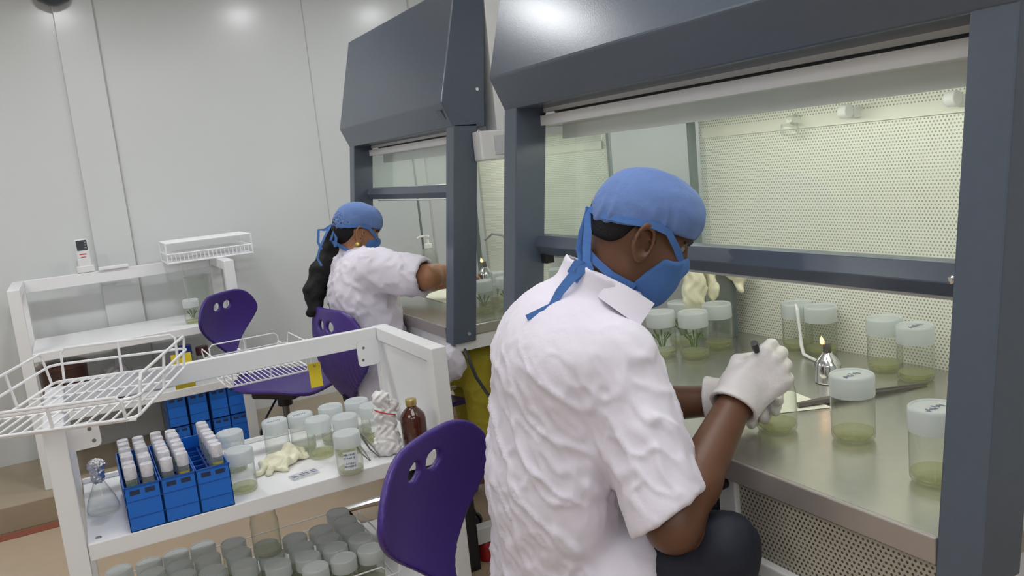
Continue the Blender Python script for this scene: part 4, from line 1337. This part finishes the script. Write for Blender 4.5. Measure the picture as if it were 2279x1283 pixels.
def man_body(p):
    d = head_local(HD.loc(p)) * HD.k
    d = smin(d, rc(p, neck0, neck1, 0.052, 0.060), 0.03)
    d = smin(d, ell(p, chest, (0.105, 0.165, 0.17), np.stack([tF, tR, tU])), 0.06)
    d = smin(d, ell(p, belly, (0.095, 0.145, 0.16), np.stack([tF, tR, tU])), 0.05)
    d = smin(d, ell(p, pelv, (0.11, 0.155, 0.12), np.stack([tF, tR, tU])), 0.05)
    for S, E, W in ((RS, RE, RW), (LS, LE, LW)):
        d = smin(d, arm(p, S, E, W, (0.050, 0.041, 0.0405, 0.0285)), 0.03)
    for H, K, A in ((RH, RK, RA), (LH, LK, LA)):
        d = smin(d, rc(p, H, K, 0.074, 0.043), 0.03)
        d = smin(d, rc(p, K, A, 0.042, 0.032), 0.02)
    d = smin(d, hand_local((p - RW.astype(np.float32)) @ rax.T.astype(np.float32), rcurl), 0.012)
    d = smin(d, hand_local((p - LW.astype(np.float32)) @ lax.T.astype(np.float32) * np.array((1, -1, 1), np.float32), lcurl), 0.012)
    return d


MAN = soft('person', man_body, (0.54, 0.82, 0.04), (1.30, 1.50, 1.42), 0.0052, m_skin, None, it=2)
tag(MAN, 'seated person in white coat and gloves bending over the near bench', 'person')
def hair_fn(p, H=None, low=0.026):
    H = H or HD
    q = H.loc(p)
    d = smin(ell(q, (-0.014, 0, 0.030), (0.0985, 0.0785, 0.091)), ell(q, (-0.045, 0, -0.02), (0.055, 0.063, 0.055)), 0.02)
    cut = smax(q[:, 0] + (0.034 if low < 0.05 else 0.018) - 0.5 * (q[:, 2] - 0.0), -(q[:, 2] + low), 0.025)
    burn = ell(q, (0.018, 0, 0.005), (0.011, 0.0785, 0.038))
    return np.minimum(smax(d, cut, 0.006), burn) * H.k


soft('hair', hair_fn, HD.c - 0.15, HD.c + 0.15, 0.003, m_hair, MAN, it=2)


def cap_fn(p, H):
    q = H.loc(p)
    d = ell(q, (-0.010, 0, 0.036), (0.104, 0.088, 0.094))
    d = smin(d, ell(q, (0.004, 0, 0.070), (0.090, 0.078, 0.064)), 0.03)
    d = smin(d, ell(q, (0.046, 0, 0.066), (0.056, 0.070, 0.052)), 0.03)
    rim = -(q[:, 2] - (0.032 - 0.034 * np.clip(-q[:, 0] / 0.1, 0, 1) + 0.002 * np.clip(q[:, 0] / 0.1, 0, 1)))
    d = smax(d, rim, 0.004)
    inner = ell(q, (-0.010, 0, 0.036), (0.0985, 0.0805, 0.089))
    return smax(d, -inner, 0.003) * H.k


def cap_disp(v, nn, H):
    q = H.loc(v.astype(np.float32))
    ang = np.arctan2(q[:, 1], q[:, 0])
    g = np.clip(np.sin(ang * 13 + 3 * np.sin(ang * 5) + 3 * np.sin(q[:, 2] * 40)), -0.3, 1) * np.clip((0.105 - q[:, 2]) * 18, 0.15, 1)
    return (0.0024 * wav(v * 42, 31, 1.0) + 0.0020 * g) * H.k


def mask_fn(p, H):
    q = H.loc(p)
    b = head_local(q)
    d = smin(ell(q, (0.052, 0, -0.048), (0.052, 0.060, 0.060)), ell(q, (0.044, 0, -0.090), (0.043, 0.045, 0.036)), 0.03)
    d = smin(d, b - 0.005, 0.02)
    reg = np.maximum(np.maximum(0.012 - q[:, 0] - 0.55 * np.clip(-(q[:, 2] + 0.06), 0, 1), q[:, 2] + 0.014 - 0.35 * np.clip(q[:, 0] - 0.07, 0, 1)), -(q[:, 2] + 0.130))
    reg = np.maximum(reg, (0.030 - q[:, 0]) * 0.8 + (q[:, 2] + 0.05) * 0.45)
    return smax(d, reg, 0.005) * H.k


def face_bits(H, who):
    for s, nm in ((-1, 'left'), (1, 'right')):
        e = MB().lathe([(0.0001, -0.0095), (0.005, -0.008), (0.0085, -0.004), (0.0095, 0.0), (0.0085, 0.004), (0.005, 0.008), (0.0001, 0.0095)], 16, H.p(0.0765, s * 0.031, 0.010), H.F).build('eye', m_eye, who, smooth=True)
        MB().lathe([(0.0055, 0.0), (0.0045, 0.0014), (0.0001, 0.002)], 14, H.p(0.0852, s * 0.031, 0.008), H.F).build('iris', m_iris, e, smooth=True)
        MB().tube([H.p(0.093, s * 0.016, 0.024), H.p(0.092, s * 0.032, 0.031), H.p(0.078, s * 0.050, 0.026)], [0.003, 0.0042, 0.0025], 8).build('eyebrow', m_brow, who, smooth=True)


def headgear(H, who, res):
    cap = soft('surgical_cap', lambda p: cap_fn(p, H), H.c - 0.17, H.c + 0.18, res, m_cap2, who, it=1, disp=lambda v, nn: cap_disp(v, nn, H))
    mk = soft('face_mask', lambda p: mask_fn(p, H), H.c - 0.19, H.c + 0.18, res * 1.05, m_mask, who, it=2, disp=lambda v, nn: 0.0018 * wav(v * 38, 5, 1.0))
    R, F_ = H.R, H.F
    MB().ribbon([H.p(0.083, 0.056, -0.008), H.p(0.060, 0.074, 0.014), H.p(0.034, 0.0865, 0.034), H.p(0.0, 0.0925, 0.036), H.p(-0.045, 0.0865, 0.026), H.p(-0.085, 0.058, 0.018), H.p(-0.112, 0.012, 0.018)], 0.013 * H.k, 0.003,
                [R, R, R, R, R * 0.8 - F_ * 0.6, R * 0.5 - F_ * 0.9, -F_]).build('upper_tie', m_mask, mk, smooth=True, angle=1.0)
    MB().ribbon([H.p(0.020, 0.062, -0.088), H.p(-0.030, 0.068, -0.082), H.p(-0.066, 0.056, -0.070), H.p(-0.093, 0.030, -0.058), H.p(-0.102, 0.0, -0.052)], 0.015 * H.k, 0.003,
                [R, R, R * 0.8 - F_ * 0.6, R * 0.5 - F_ * 0.9, -F_]).build('lower_tie', m_mask, mk, smooth=True, angle=1.0)
    return cap, mk


def tie_end(pts, w, parent, nrm):
    MB().ribbon(pts, w, 0.0025, nrm).build('tie_end', m_mask, parent, smooth=True, angle=1.0)


face_bits(HD, MAN)
cap, mask = headgear(HD, MAN, 0.0032)
K0 = HD.p(-0.114, 0.012, 0.020); K1 = HD.p(-0.110, 0.004, -0.052)
# loose ends hanging from the two knots
tie_end([K0, at(1306, 540, 1.42), at(1305, 580, 1.415), at(1308, 612, 1.405)], 0.014, mask, -RF)
tie_end([K0, at(1294, 520, 1.43), at(1288, 555, 1.43), at(1298, 596, 1.42)], 0.011, mask, -RF + 0.4 * RX)
tie_end([at(1318, 592, 1.41), at(1292, 602, 1.40), at(1272, 618, 1.395), at(1246, 650, 1.39), at(1228, 682, 1.385), at(1212, 690, 1.38), at(1172, 708, 1.38)], [0.014, 0.016, 0.017, 0.015, 0.013, 0.012, 0.010], mask, -RF)
tie_end([at(1300, 590, 1.41), at(1283, 585, 1.40), at(1270, 604, 1.395), at(1284, 624, 1.398), at(1294, 604, 1.402)], 0.012, mask, -RF)


# coat
def man_coat(p):
    A = np.stack([tF, tR, tU])
    d = ell(p, chest + (0, 0, -0.01), (0.134, 0.190, 0.200), A)
    d = smin(d, ell(p, chest + np.array((0.0, 0.0, 0.055)) - tF * 0.015, (0.108, 0.185, 0.105), A), 0.04)
    d = smin(d, ell(p, belly, (0.128, 0.188, 0.22), A), 0.05)
    d = smin(d, ell(p, pelv + (0, 0, 0.0), (0.140, 0.195, 0.17), A), 0.05)
    d = smin(d, rc(p, RS + (0, 0.0, 0.012), LS + (0, 0, 0.012), 0.062, 0.062), 0.05)
    d = smin(d, rc(p, neck1 + (-0.012, 0.008, -0.03), neck1 + (-0.002, 0.004, 0.015), 0.098, 0.068), 0.04)
    # tails over the thighs
    d = smin(d, rc(p, RH + (0, 0, 0.0), RH * 0.45 + RK * 0.55, 0.108, 0.084), 0.04)
    d = smin(d, rc(p, LH, LH * 0.45 + LK * 0.55, 0.105, 0.088), 0.04)
    # sleeves, open at the elbow
    for S, E, W, k in ((RS, RE, RW, 1.06), (LS, LE, LW, 0.80)):
        ax_ = (E - S) / np.linalg.norm(E - S)
        end = S + (E - S) * k
        sl = rc(p, S, S + (E - S) * 1.12, 0.066, 0.071)
        sl = smax(sl, pln(p, S + (E - S) * (0.93 if k > 1 else 0.8), ax_ + (0.35 * (W - E) / np.linalg.norm(W - E) if k > 1 else 0)), 0.006)
        d = smin(d, sl, 0.028)
        hol = rc(p, S + (E - S) * 0.62, S + (E - S) * 1.3, 0.045, 0.0665)
        d = smax(d, -hol, 0.004)
    # stand collar, open in front
    ca = neck1 + (0.004, -0.004, 0.022)
    axc = np.array((0.46, -0.24, 0.86)); axc /= np.linalg.norm(axc)
    h = (p - ca.astype(np.float32)) @ axc.astype(np.float32)
    q = p - ca.astype(np.float32) - h[:, None] * axc.astype(np.float32)
    rad = np.sqrt((q * q).sum(1))
    col = np.maximum(np.abs(rad - (0.074 + 0.10 * np.clip(h, -0.05, 0.08))) - 0.0045, np.abs(h - 0.015) - 0.034)
    d = smin(d, col, 0.012)
    neckhole = rc(p, ca - axc * 0.02, ca + axc * 0.12, 0.0645, 0.078)
    d = smax(d, -neckhole, 0.003)
    return d


def coat_disp(v, nn):
    # creases run slanting down from the shoulder and crowd together low on the back
    w = np.stack([v[:, 0] * 1.0 + v[:, 2] * 0.35, v[:, 1] - v[:, 2] * 0.45, v[:, 2] * 0.75], 1)
    a = folds(w, nn, 0.0052, 11, (30, 30, 24))
    low = np.clip((1.02 - v[:, 2]) * 3.0, 0, 1) * np.clip((0.78 - v[:, 0]) * 8, 0, 1)
    b = 0.0040 * low * (crease(v * np.array((110, 110, 80)), 78, 0.5) - 0.4)
    top = np.clip((1.17 - v[:, 2]) * 6, 0.2, 1)
    hem = np.clip(((v - RE) @ ((RS - RE) / np.linalg.norm(RS - RE)) - 0.01) * 18, 0.25, 1)
    near = np.linalg.norm(v - RE, axis=1) < 0.16
    return (a + b) * top * np.where(near, hem, 1)


coat_o = soft('lab_coat', man_coat, (0.50, 0.80, 0.42), (1.12, 1.58, 1.27), 0.0054, m_coat, MAN, it=1, disp=coat_disp)
tp = [(1283, 590, 1.435), (1335, 607, 1.405), (1400, 639, 1.385), (1457, 676, 1.385)]
bt = [(1288, 632, 1.425), (1340, 668, 1.385), (1390, 704, 1.37), (1424, 726, 1.37)]
cf = MB()
npt = 9
for i in range(npt):
    t = i / (npt - 1) * 3
    k = min(int(t), 2); u_ = t - k
    for src in (tp, bt):
        q_ = [src[k][c] * (1 - u_) + src[k + 1][c] * u_ for c in range(3)]
        cf.v.append(tuple(at(*q_))); cf.v.append(tuple(at(q_[0], q_[1], q_[2] + 0.004)))
for i in range(npt - 1):
    a_, b_ = 4 * i, 4 * i + 4
    cf.f += [(a_, b_, b_ + 2, a_ + 2), (a_ + 1, a_ + 3, b_ + 3, b_ + 1), (a_, a_ + 1, b_ + 1, b_), (a_ + 2, b_ + 2, b_ + 3, a_ + 3)]
cf.f += [(0, 2, 3, 1), (4 * npt - 4, 4 * npt - 3, 4 * npt - 1, 4 * npt - 2)]
cf.build('collar_flap', m_coat, coat_o, smooth=True, angle=0.8)


def man_legs(p):
    d = None
    for H, K, A in ((RH, RK, RA), (LH, LK, LA)):
        a = smin(rc(p, H, K, 0.086, 0.052), rc(p, K, A + (0, 0, 0.02), 0.051, 0.046), 0.03)
        d = a if d is None else smin(d, a, 0.03)
    return smin(d, ell(p, pelv, (0.125, 0.172, 0.115), np.stack([tF, tR, tU])), 0.04)


soft('trousers', man_legs, (0.54, 0.80, 0.08), (1.25, 1.50, 0.84), 0.0075, m_navy, MAN, it=2, disp=lambda v, nn: folds(v, nn, 0.0025, 3))
sh = None
for A in (RA, LA):
    soft('shoe', lambda p, A=A: smax(smin(rc(p, A + (-0.02, 0.0, -0.05), A + (0.13, -0.05, -0.06), 0.043, 0.034), rc(p, A + (0, 0, -0.03), A + (0, 0, 0.03), 0.045, 0.043), 0.02), -(p[:, 2] - 0.002), 0.003), A + (-0.1, -0.15, -0.10), A + (0.22, 0.1, 0.08), 0.006, m_shoe, MAN, it=2)


# gloves with rolled cuffs
def glove(W, E, axs, curls, flip, cuff, name, fl):
    fx_ = np.array((1, -1 if flip else 1, 1), np.float32)
    ex = (W - E) / np.linalg.norm(W - E)
    W2 = W - ex * cuff

    def fn(p):
        q = (p - W.astype(np.float32)) @ axs.T.astype(np.float32) * fx_
        d = hand_local(q, curls, fat=1.10) - 0.0018
        c = rc(p, W2, W + ex * 0.02, 0.0385 + fl, 0.0335)
        c = smax(c, -((p - W2.astype(np.float32)) @ ex.astype(np.float32)), 0.004)
        d = smin(d, c, 0.018)
        hol = rc(p, W2 - ex * 0.04, W2 + ex * 0.012, 0.0385 + fl, 0.0330)
        return smax(d, -hol, 0.002)
    lo = np.minimum(W, W2) - 0.13; hi = np.maximum(W, W2) + 0.17
    g = soft(name, fn, lo, hi, 0.0026, m_glove, MAN, it=2, disp=lambda v, nn: 0.0009 * wav(v * 60, 8, 1.0))
    return g


glove(RW, RE, rax, rcurl, False, 0.020, 'right_glove', 0.006)
glove(LW, LE, lax, lcurl, True, 0.004, 'left_glove', 0.010)

# tool held in the right hand
T = thing('scalpel_handle', 'thin black-ended tool held upright in the right gloved hand', 'tool', tuple(at(1700, 840, 1.46)))
top = at(1678, 764, 1.39); low = at(1728, 905, 1.515)
dv = low - top; dv /= np.linalg.norm(dv)
MB().tube([top, top + dv * 0.012, top + dv * 0.03, top + dv * 0.05], [0.0062, 0.0066, 0.0040, 0.0042], 12).build('black_end', m_black, T, smooth=True)
MB().tube([top + dv * 0.05, top + dv * 0.10, low], [0.0032, 0.0028, 0.0012], 10).build('shaft', m_forc, T, smooth=True)


# =================================================================== the woman
HW = Head(at(793, 519, 3.20), -8, 18, 0.88)
w_neck1 = at(775, 572, 3.22)
wF, wR, wU = frame(-4, 0)
w_chest = at(806, 655, 3.16); w_pelv = np.array((0.985, 2.985, 0.585)); w_belly = (w_chest * 0.5 + w_pelv * 0.5)
wRS, wRE, wRW = at(838, 603, 3.02), at(955, 618, 2.93), at(1006, 602, 3.12)
wLS = w_chest - wR * 0.165 + np.array((0.03, 0, 0.07)); wLE, wLW = np.array((1.19, 3.20, 0.925)), np.array((1.40, 3.02, 0.93))
wRH, wRK, wRA = w_pelv + wR * 0.085, at(1058, 800, 2.96), at(1078, 1000, 2.93)
wLH, wLK, wLA = w_pelv - wR * 0.085, np.array((1.38, 3.10, 0.60)), np.array((1.38, 3.08, 0.10))
wRA = np.array((wRA[0], wRA[1], 0.095 if False else wRA[2]))
wrx = axes_from(wRW - wRE, (0, -0.2, 1)); wlx = axes_from(wLW - wLE, (0, 0.2, 1))
wcurl = [(30, 40, 25), (34, 44, 28), (36, 46, 28), (40, 46, 28)]
foot = wRA + np.array((0.02, -0.01, -0.07))


def woman_body(p):
    A = np.stack([wF, wR, wU])
    d = head_local(HW.loc(p)) * HW.k
    d = smin(d, rc(p, HW.p(-0.025, 0, -0.055), w_neck1, 0.046, 0.054), 0.03)
    d = smin(d, ell(p, w_chest, (0.095, 0.145, 0.16), A), 0.06)
    d = smin(d, ell(p, w_belly, (0.09, 0.13, 0.16), A), 0.05)
    d = smin(d, ell(p, w_pelv, (0.11, 0.15, 0.11), A), 0.05)
    for S, E, W in ((wRS, wRE, wRW), (wLS, wLE, wLW)):
        d = smin(d, arm(p, S, E, W, (0.050, 0.044, 0.040, 0.026)), 0.03)
    for H, K, A_ in ((wRH, wRK, wRA), (wLH, wLK, wLA)):
        d = smin(d, rc(p, H, K, 0.078, 0.052), 0.03)
        d = smin(d, rc(p, K, A_, 0.047, 0.030), 0.02)
    for A_ in (wRA, wLA):
        ft = smin(rc(p, A_ + (0, 0, -0.045), A_ + (0.10, -0.03, -0.065), 0.030, 0.022), rc(p, A_, A_ + (-0.02, 0, -0.05), 0.031, 0.029), 0.02)
        d = smin(d, ft, 0.02)
    d = smin(d, hand_local((p - wRW.astype(np.float32)) @ wrx.T.astype(np.float32), wcurl, fat=0.92), 0.012)
    d = smin(d, hand_local((p - wLW.astype(np.float32)) @ wlx.T.astype(np.float32) * np.array((1, -1, 1), np.float32), wcurl, fat=0.92), 0.012)
    return d


WOM = soft('person', woman_body, (0.72, 2.36, 0.0), (1.66, 3.32, 1.36), 0.0075, m_skin2, None, it=2)
tag(WOM, 'person with a long black braid, white coat and mustard trousers at the far cabinet', 'person')
face_bits(HW, WOM)
soft('hair', lambda p: hair_fn(p, HW, 0.075), HW.c - 0.15, HW.c + 0.15, 0.0045, m_hair, WOM, it=2)
wcap, wmask = headgear(HW, WOM, 0.0045)


def braid_fn(p):
    pts = [HW.p(-0.085, 0, -0.02), at(742, 560, 3.20), at(716, 606, 3.17), at(700, 650, 3.15), at(701, 690, 3.13), at(690, 698, 3.13)]
    rs = [0.040, 0.047, 0.044, 0.040, 0.026, 0.014]
    d = None
    for i in range(len(pts) - 1):
        x = rc(p, pts[i], pts[i + 1], rs[i], rs[i + 1])
        d = x if d is None else smin(d, x, 0.02)
    return d + 0.002 * np.sin(p[:, 2] * 130 + 2.2 * np.sin(p[:, 0] * 60))


soft('braid', braid_fn, at(700, 640, 3.2) - 0.24, at(740, 560, 3.2) + 0.22, 0.0055, m_hair, WOM, it=1)
MB().lathe([(0.0005, -0.009), (0.0065, -0.006), (0.009, 0), (0.0065, 0.006), (0.0005, 0.009)], 14, HW.p(-0.002, 0.087, -0.045)).build('earring', pmat('gold_earring', (0.75, 0.62, 0.12), 0.25, metal=0.6), WOM, smooth=True)
wk = HW.p(-0.116, 0.006, 0.012)
tie_end([wk, at(722, 512, 3.12), at(709, 512, 3.11), at(708, 540, 3.11), at(716, 556, 3.10)], 0.010, wmask, -RF)
tie_end([wk, at(726, 520, 3.10), at(712, 552, 3.09), at(706, 575, 3.085), at(716, 592, 3.08)], 0.008, wmask, -RF)
tie_end([HW.p(-0.10, 0.01, -0.05), at(744, 545, 3.10), at(736, 535, 3.09), at(742, 516, 3.09), at(748, 530, 3.09), at(746, 550, 3.095)], 0.010, wmask, -RF)


def woman_coat(p):
    A = np.stack([wF, wR, wU])
    d = ell(p, w_chest + np.array((0, 0, -0.01)), (0.128, 0.185, 0.19), A)
    d = smin(d, ell(p, w_belly, (0.125, 0.178, 0.20), A), 0.05)
    d = smin(d, ell(p, w_pelv + np.array((0.02, 0, 0.01)), (0.150, 0.190, 0.16), A), 0.05)
    d = smin(d, rc(p, wRS + (0, 0, 0.006), wLS + (0, 0, 0.006), 0.066, 0.064), 0.05)
    d = smin(d, rc(p, w_neck1 + (-0.005, 0, -0.03), w_neck1 + (0, 0, 0.012), 0.088, 0.062), 0.04)
    d = smin(d, rc(p, wRH, wRH * 0.35 + wRK * 0.65, 0.105, 0.078), 0.04)
    d = smin(d, rc(p, at(925, 815, 2.93), at(1012, 818, 2.80), 0.068, 0.040), 0.03)
    d = smin(d, rc(p, at(998, 800, 2.80), at(990, 846, 2.80), 0.05, 0.018), 0.03)
    d = smin(d, rc(p, wLH, wLH * 0.45 + wLK * 0.55, 0.10, 0.085), 0.04)
    for S, E, W, k in ((wRS, wRE, wRW, 0.93), (wLS, wLE, wLW, 0.9)):
        ax_ = (E - S) / np.linalg.norm(E - S)
        sl = smax(rc(p, S, S + (E - S) * 1.1, 0.082, 0.072), pln(p, S + (E - S) * k, ax_), 0.006)
        d = smin(d, sl, 0.03)
        d = smax(d, -rc(p, S + (E - S) * 0.6, S + (E - S) * 1.3, 0.045, 0.067), 0.004)
    ca = w_neck1 + np.array((0.004, 0, 0.012))
    axc = np.array((0.30, 0.0, 0.95)); axc /= np.linalg.norm(axc)
    h = (p - ca.astype(np.float32)) @ axc.astype(np.float32)
    q = p - ca.astype(np.float32) - h[:, None] * axc.astype(np.float32)
    rad = np.sqrt((q * q).sum(1))
    d = smin(d, np.maximum(np.abs(rad - (0.066 + 0.08 * np.clip(h, -0.05, 0.08))) - 0.0045, np.abs(h - 0.008) - 0.026), 0.012)
    return smax(d, -rc(p, ca - axc * 0.02, ca + axc * 0.12, 0.058, 0.07), 0.003)


soft('lab_coat', woman_coat, (0.70, 2.36, 0.38), (1.36, 3.34, 1.24), 0.0085, m_coat, WOM, it=1, disp=lambda v, nn: folds(v, nn, 0.0060, 21, (24, 24, 26)))


def woman_legs(p):
    d = ell(p, w_pelv, (0.125, 0.165, 0.115), np.stack([wF, wR, wU]))
    for H, K, A_ in ((wRH, wRK, wRA), (wLH, wLK, wLA)):
        a = smin(rc(p, H, K, 0.088, 0.066), rc(p, K, A_ + np.array((0, 0, 0.03)), 0.058, 0.041), 0.03)
        a = smin(a, rc(p, A_ + np.array((0, 0, 0.045)), A_ + np.array((0, 0, 0.005)), 0.047, 0.036), 0.012)
        d = smin(d, a, 0.03)
    return d


soft('trousers', woman_legs, (0.80, 2.36, 0.06), (1.50, 3.26, 0.84), 0.0085, m_yellow, WOM, it=2, disp=lambda v, nn: folds(v, nn, 0.004, 41, (24, 24, 24)))
# ------------------------------------------------------------------ purple chairs
m_purple = pmat('purple_plastic', (0.050, 0.020, 0.195), 0.38, var=0.05, scale=90, bump=0.05, bscale=700, spec=0.5)


def back_sdf(p, ribs=False):
    """moulded back: x across, z up from the seat, y bulging away from the sitter (towards -y)"""
    x, y, z = p[:, 0], p[:, 1], p[:, 2]
    t = np.clip((z - 0.0) / 0.40, 0, 1.3)
    # outline half width
    u = np.clip((t - (0.04 if ribs else 0.22)) / 0.56, 0, 1)
    hw = 0.026 + 0.190 * (u * u * (3 - 2 * u)) ** 0.88
    zc_ = np.maximum(z - 0.20, -0.6 * (z - 0.02)) - 0.21 + 0.14
    d2 = np.sqrt(np.maximum(np.abs(x) - hw + 0.14, 0) ** 2 + np.maximum(z - 0.27, 0) ** 2) - 0.14
    d2 = np.maximum(d2, -(z + 0.01))
    d2 = np.maximum(d2, (np.abs(x) - hw) * 0.92)
    # curved sheet
    yc = -0.05 - 0.16 * np.maximum(z, -0.1) - 0.05 * np.sin(np.clip(z, 0, 0.42) / 0.42 * 3.14) + 1.1 * x * x
    th = np.abs(y - yc) * 0.93 - 0.008
    if ribs:
        th = th + 0.0025 * np.sin(x * 300) * np.clip(1 - np.abs(z - 0.13) * 8, 0, 1)
    d = smax(d2, th, 0.008)
    for s in (-1, 1):
        h = np.sqrt(((x - s * 0.036) / 0.026) ** 2 + ((z - 0.345 + s * 0.0) / 0.019) ** 2) - 1
        d = smax(d, -h * 0.02, 0.004)
    return d


def chair(label, loc, rot, seat_h, back_rise=0.045, scale=1.0, ribs=False):
    T = thing('office_chair', label, 'chair', loc, None, rot)
    zb = seat_h + back_rise

    def bk(p):
        return back_sdf((p - np.array((0, -0.155, zb), np.float32)) / scale, ribs) * scale
    soft('backrest', bk, (-0.27 * scale, -0.36, zb - 0.05), (0.27 * scale, 0.02, zb + 0.46 * scale), 0.0045, m_purple, T, it=2, world=False)

    def st(p):
        x, y, z = p[:, 0], p[:, 1], p[:, 2]
        zc = seat_h + 0.55 * x * x + 0.35 * np.clip(-y - 0.08, 0, 1) ** 1.5 * 2.2 - 0.30 * np.clip(y - 0.10, 0, 1) ** 2 * 3
        hw = 0.215 - 0.35 * np.clip(-y - 0.05, 0, 1)
        d2 = np.sqrt(np.maximum(np.abs(x) - hw + 0.10, 0) ** 2 + np.maximum(np.abs(y - 0.015) - 0.225 + 0.10, 0) ** 2) - 0.10
        return smax(d2, np.abs(z - zc) * 0.95 - 0.009, 0.010)
    soft('seat', st, (-0.26, -0.25, seat_h - 0.08), (0.26, 0.28, seat_h + 0.12), 0.006, m_purple, T, it=2, world=False)
    MB().tube([(0, -0.11, seat_h - 0.03), (0, -0.20, seat_h - 0.005), (0, -0.235, seat_h + 0.05), (0, -0.245, seat_h + 0.12)], [0.022, 0.022, 0.018, 0.014], 10).build('back_bracket', m_black, T, smooth=True, world=False)
    MB().box(-0.09, 0.09, -0.12, 0.12, seat_h - 0.050, seat_h - 0.012).build('tilt_housing', m_black, T, bevel=0.012, world=False)
    lv = MB().tube([(0.05, 0.0, seat_h - 0.045), (0.19, 0.03, seat_h - 0.10), (0.22, 0.035, seat_h - 0.14)], 0.005, 8)
    lv.build('lever', m_black, T, smooth=True, world=False)
    MB().lathe([(0.001, -0.006), (0.022, -0.004), (0.026, 0.0), (0.022, 0.004), (0.001, 0.006)], 18, (0.224, 0.036, seat_h - 0.158), (0.3, 0.9, 0.2)).build('lever_paddle', m_black, T, smooth=True, world=False)
    MB().lathe([(0.026, 0.06), (0.026, 0.21), (0.020, 0.215)], 18).build('outer_column', m_black, T, smooth=True, world=False)
    MB().lathe([(0.016, 0.20), (0.016, seat_h - 0.04)], 18).build('gas_column', pmat('grey_column', (0.20, 0.20, 0.21), 0.3, metal=0.7) if 'grey_column' not in bpy.data.materials else bpy.data.materials['grey_column'], T, smooth=True, world=False)
    MB().lathe([(0.034, seat_h - 0.10), (0.034, seat_h - 0.045)], 18).build('column_collar', m_black, T, smooth=True, world=False)
    MB().lathe([(0.045, 0.055), (0.045, 0.105), (0.030, 0.115)], 20).build('base_hub', m_chrome, T, smooth=True, world=False)
    for k in range(5):
        a = math.radians(72 * k + 20)
        c, s = math.cos(a), math.sin(a)
        lg = MB().tube([(0.03 * c, 0.03 * s, 0.092), (0.16 * c, 0.16 * s, 0.085), (0.285 * c, 0.285 * s, 0.064)], [0.021, 0.018, 0.013], 10).build('base_leg', m_chrome, T, smooth=True, world=False)
        w_ = MB()
        for sg in (-1, 1):
            w_.lathe([(0.012, -0.007), (0.0245, -0.006), (0.0255, 0), (0.0245, 0.006), (0.012, 0.007)], 16, (0.285 * c - s * 0.012 * sg, 0.285 * s + c * 0.012 * sg, 0.0262), (-s, c, 0))
        w_.lathe([(0.008, 0.03), (0.008, 0.066)], 8, (0.285 * c, 0.285 * s, 0))
        w_.build('caster', m_black, lg, smooth=True, world=False)
    return T


# facing direction of local +y; rot turns it
def face(dx, dy):
    return math.atan2(-dx, dy)


chair('nearest purple office chair, the man perched on its seat, backrest beside the trolley', (0.708, 1.243, 0), face(0.57, -0.82), 0.405, back_rise=0.064)
chair('empty purple office chair beyond the trolley, facing the far cabinet', (0.78, 3.85, 0), face(0.66, -0.75), 0.455)
chair('purple office chair the woman sits on, ribbed at its lower back', (1.07, 3.01, 0), face(0.98, 0.17), 0.46, back_rise=0.05, ribs=True)
# ------------------------------------------------------------------ world and view
w = bpy.data.worlds.new('world')
SC.world = w
w.use_nodes = True
w.node_tree.nodes['Background'].inputs['Color'].default_value = (0.9, 0.93, 1.0, 1)
w.node_tree.nodes['Background'].inputs['Strength'].default_value = 0.05
SC.view_settings.view_transform = 'Standard'
SC.view_settings.look = 'None'
SC.view_settings.gamma = 1.0
SC.view_settings.use_curve_mapping = False
SC.view_settings.exposure = 0.06
SC.cycles.use_denoising = True
SC.cycles.max_bounces = 16
SC.cycles.transparent_max_bounces = 40
SC.cycles.diffuse_bounces = 5
SC.cycles.glossy_bounces = 5
SC.cycles.transmission_bounces = 8
SC.cycles.sample_clamp_indirect = 6.0
for o in list(bpy.data.objects):
    for k in ('_o',):
        if k in o:
            del o[k]
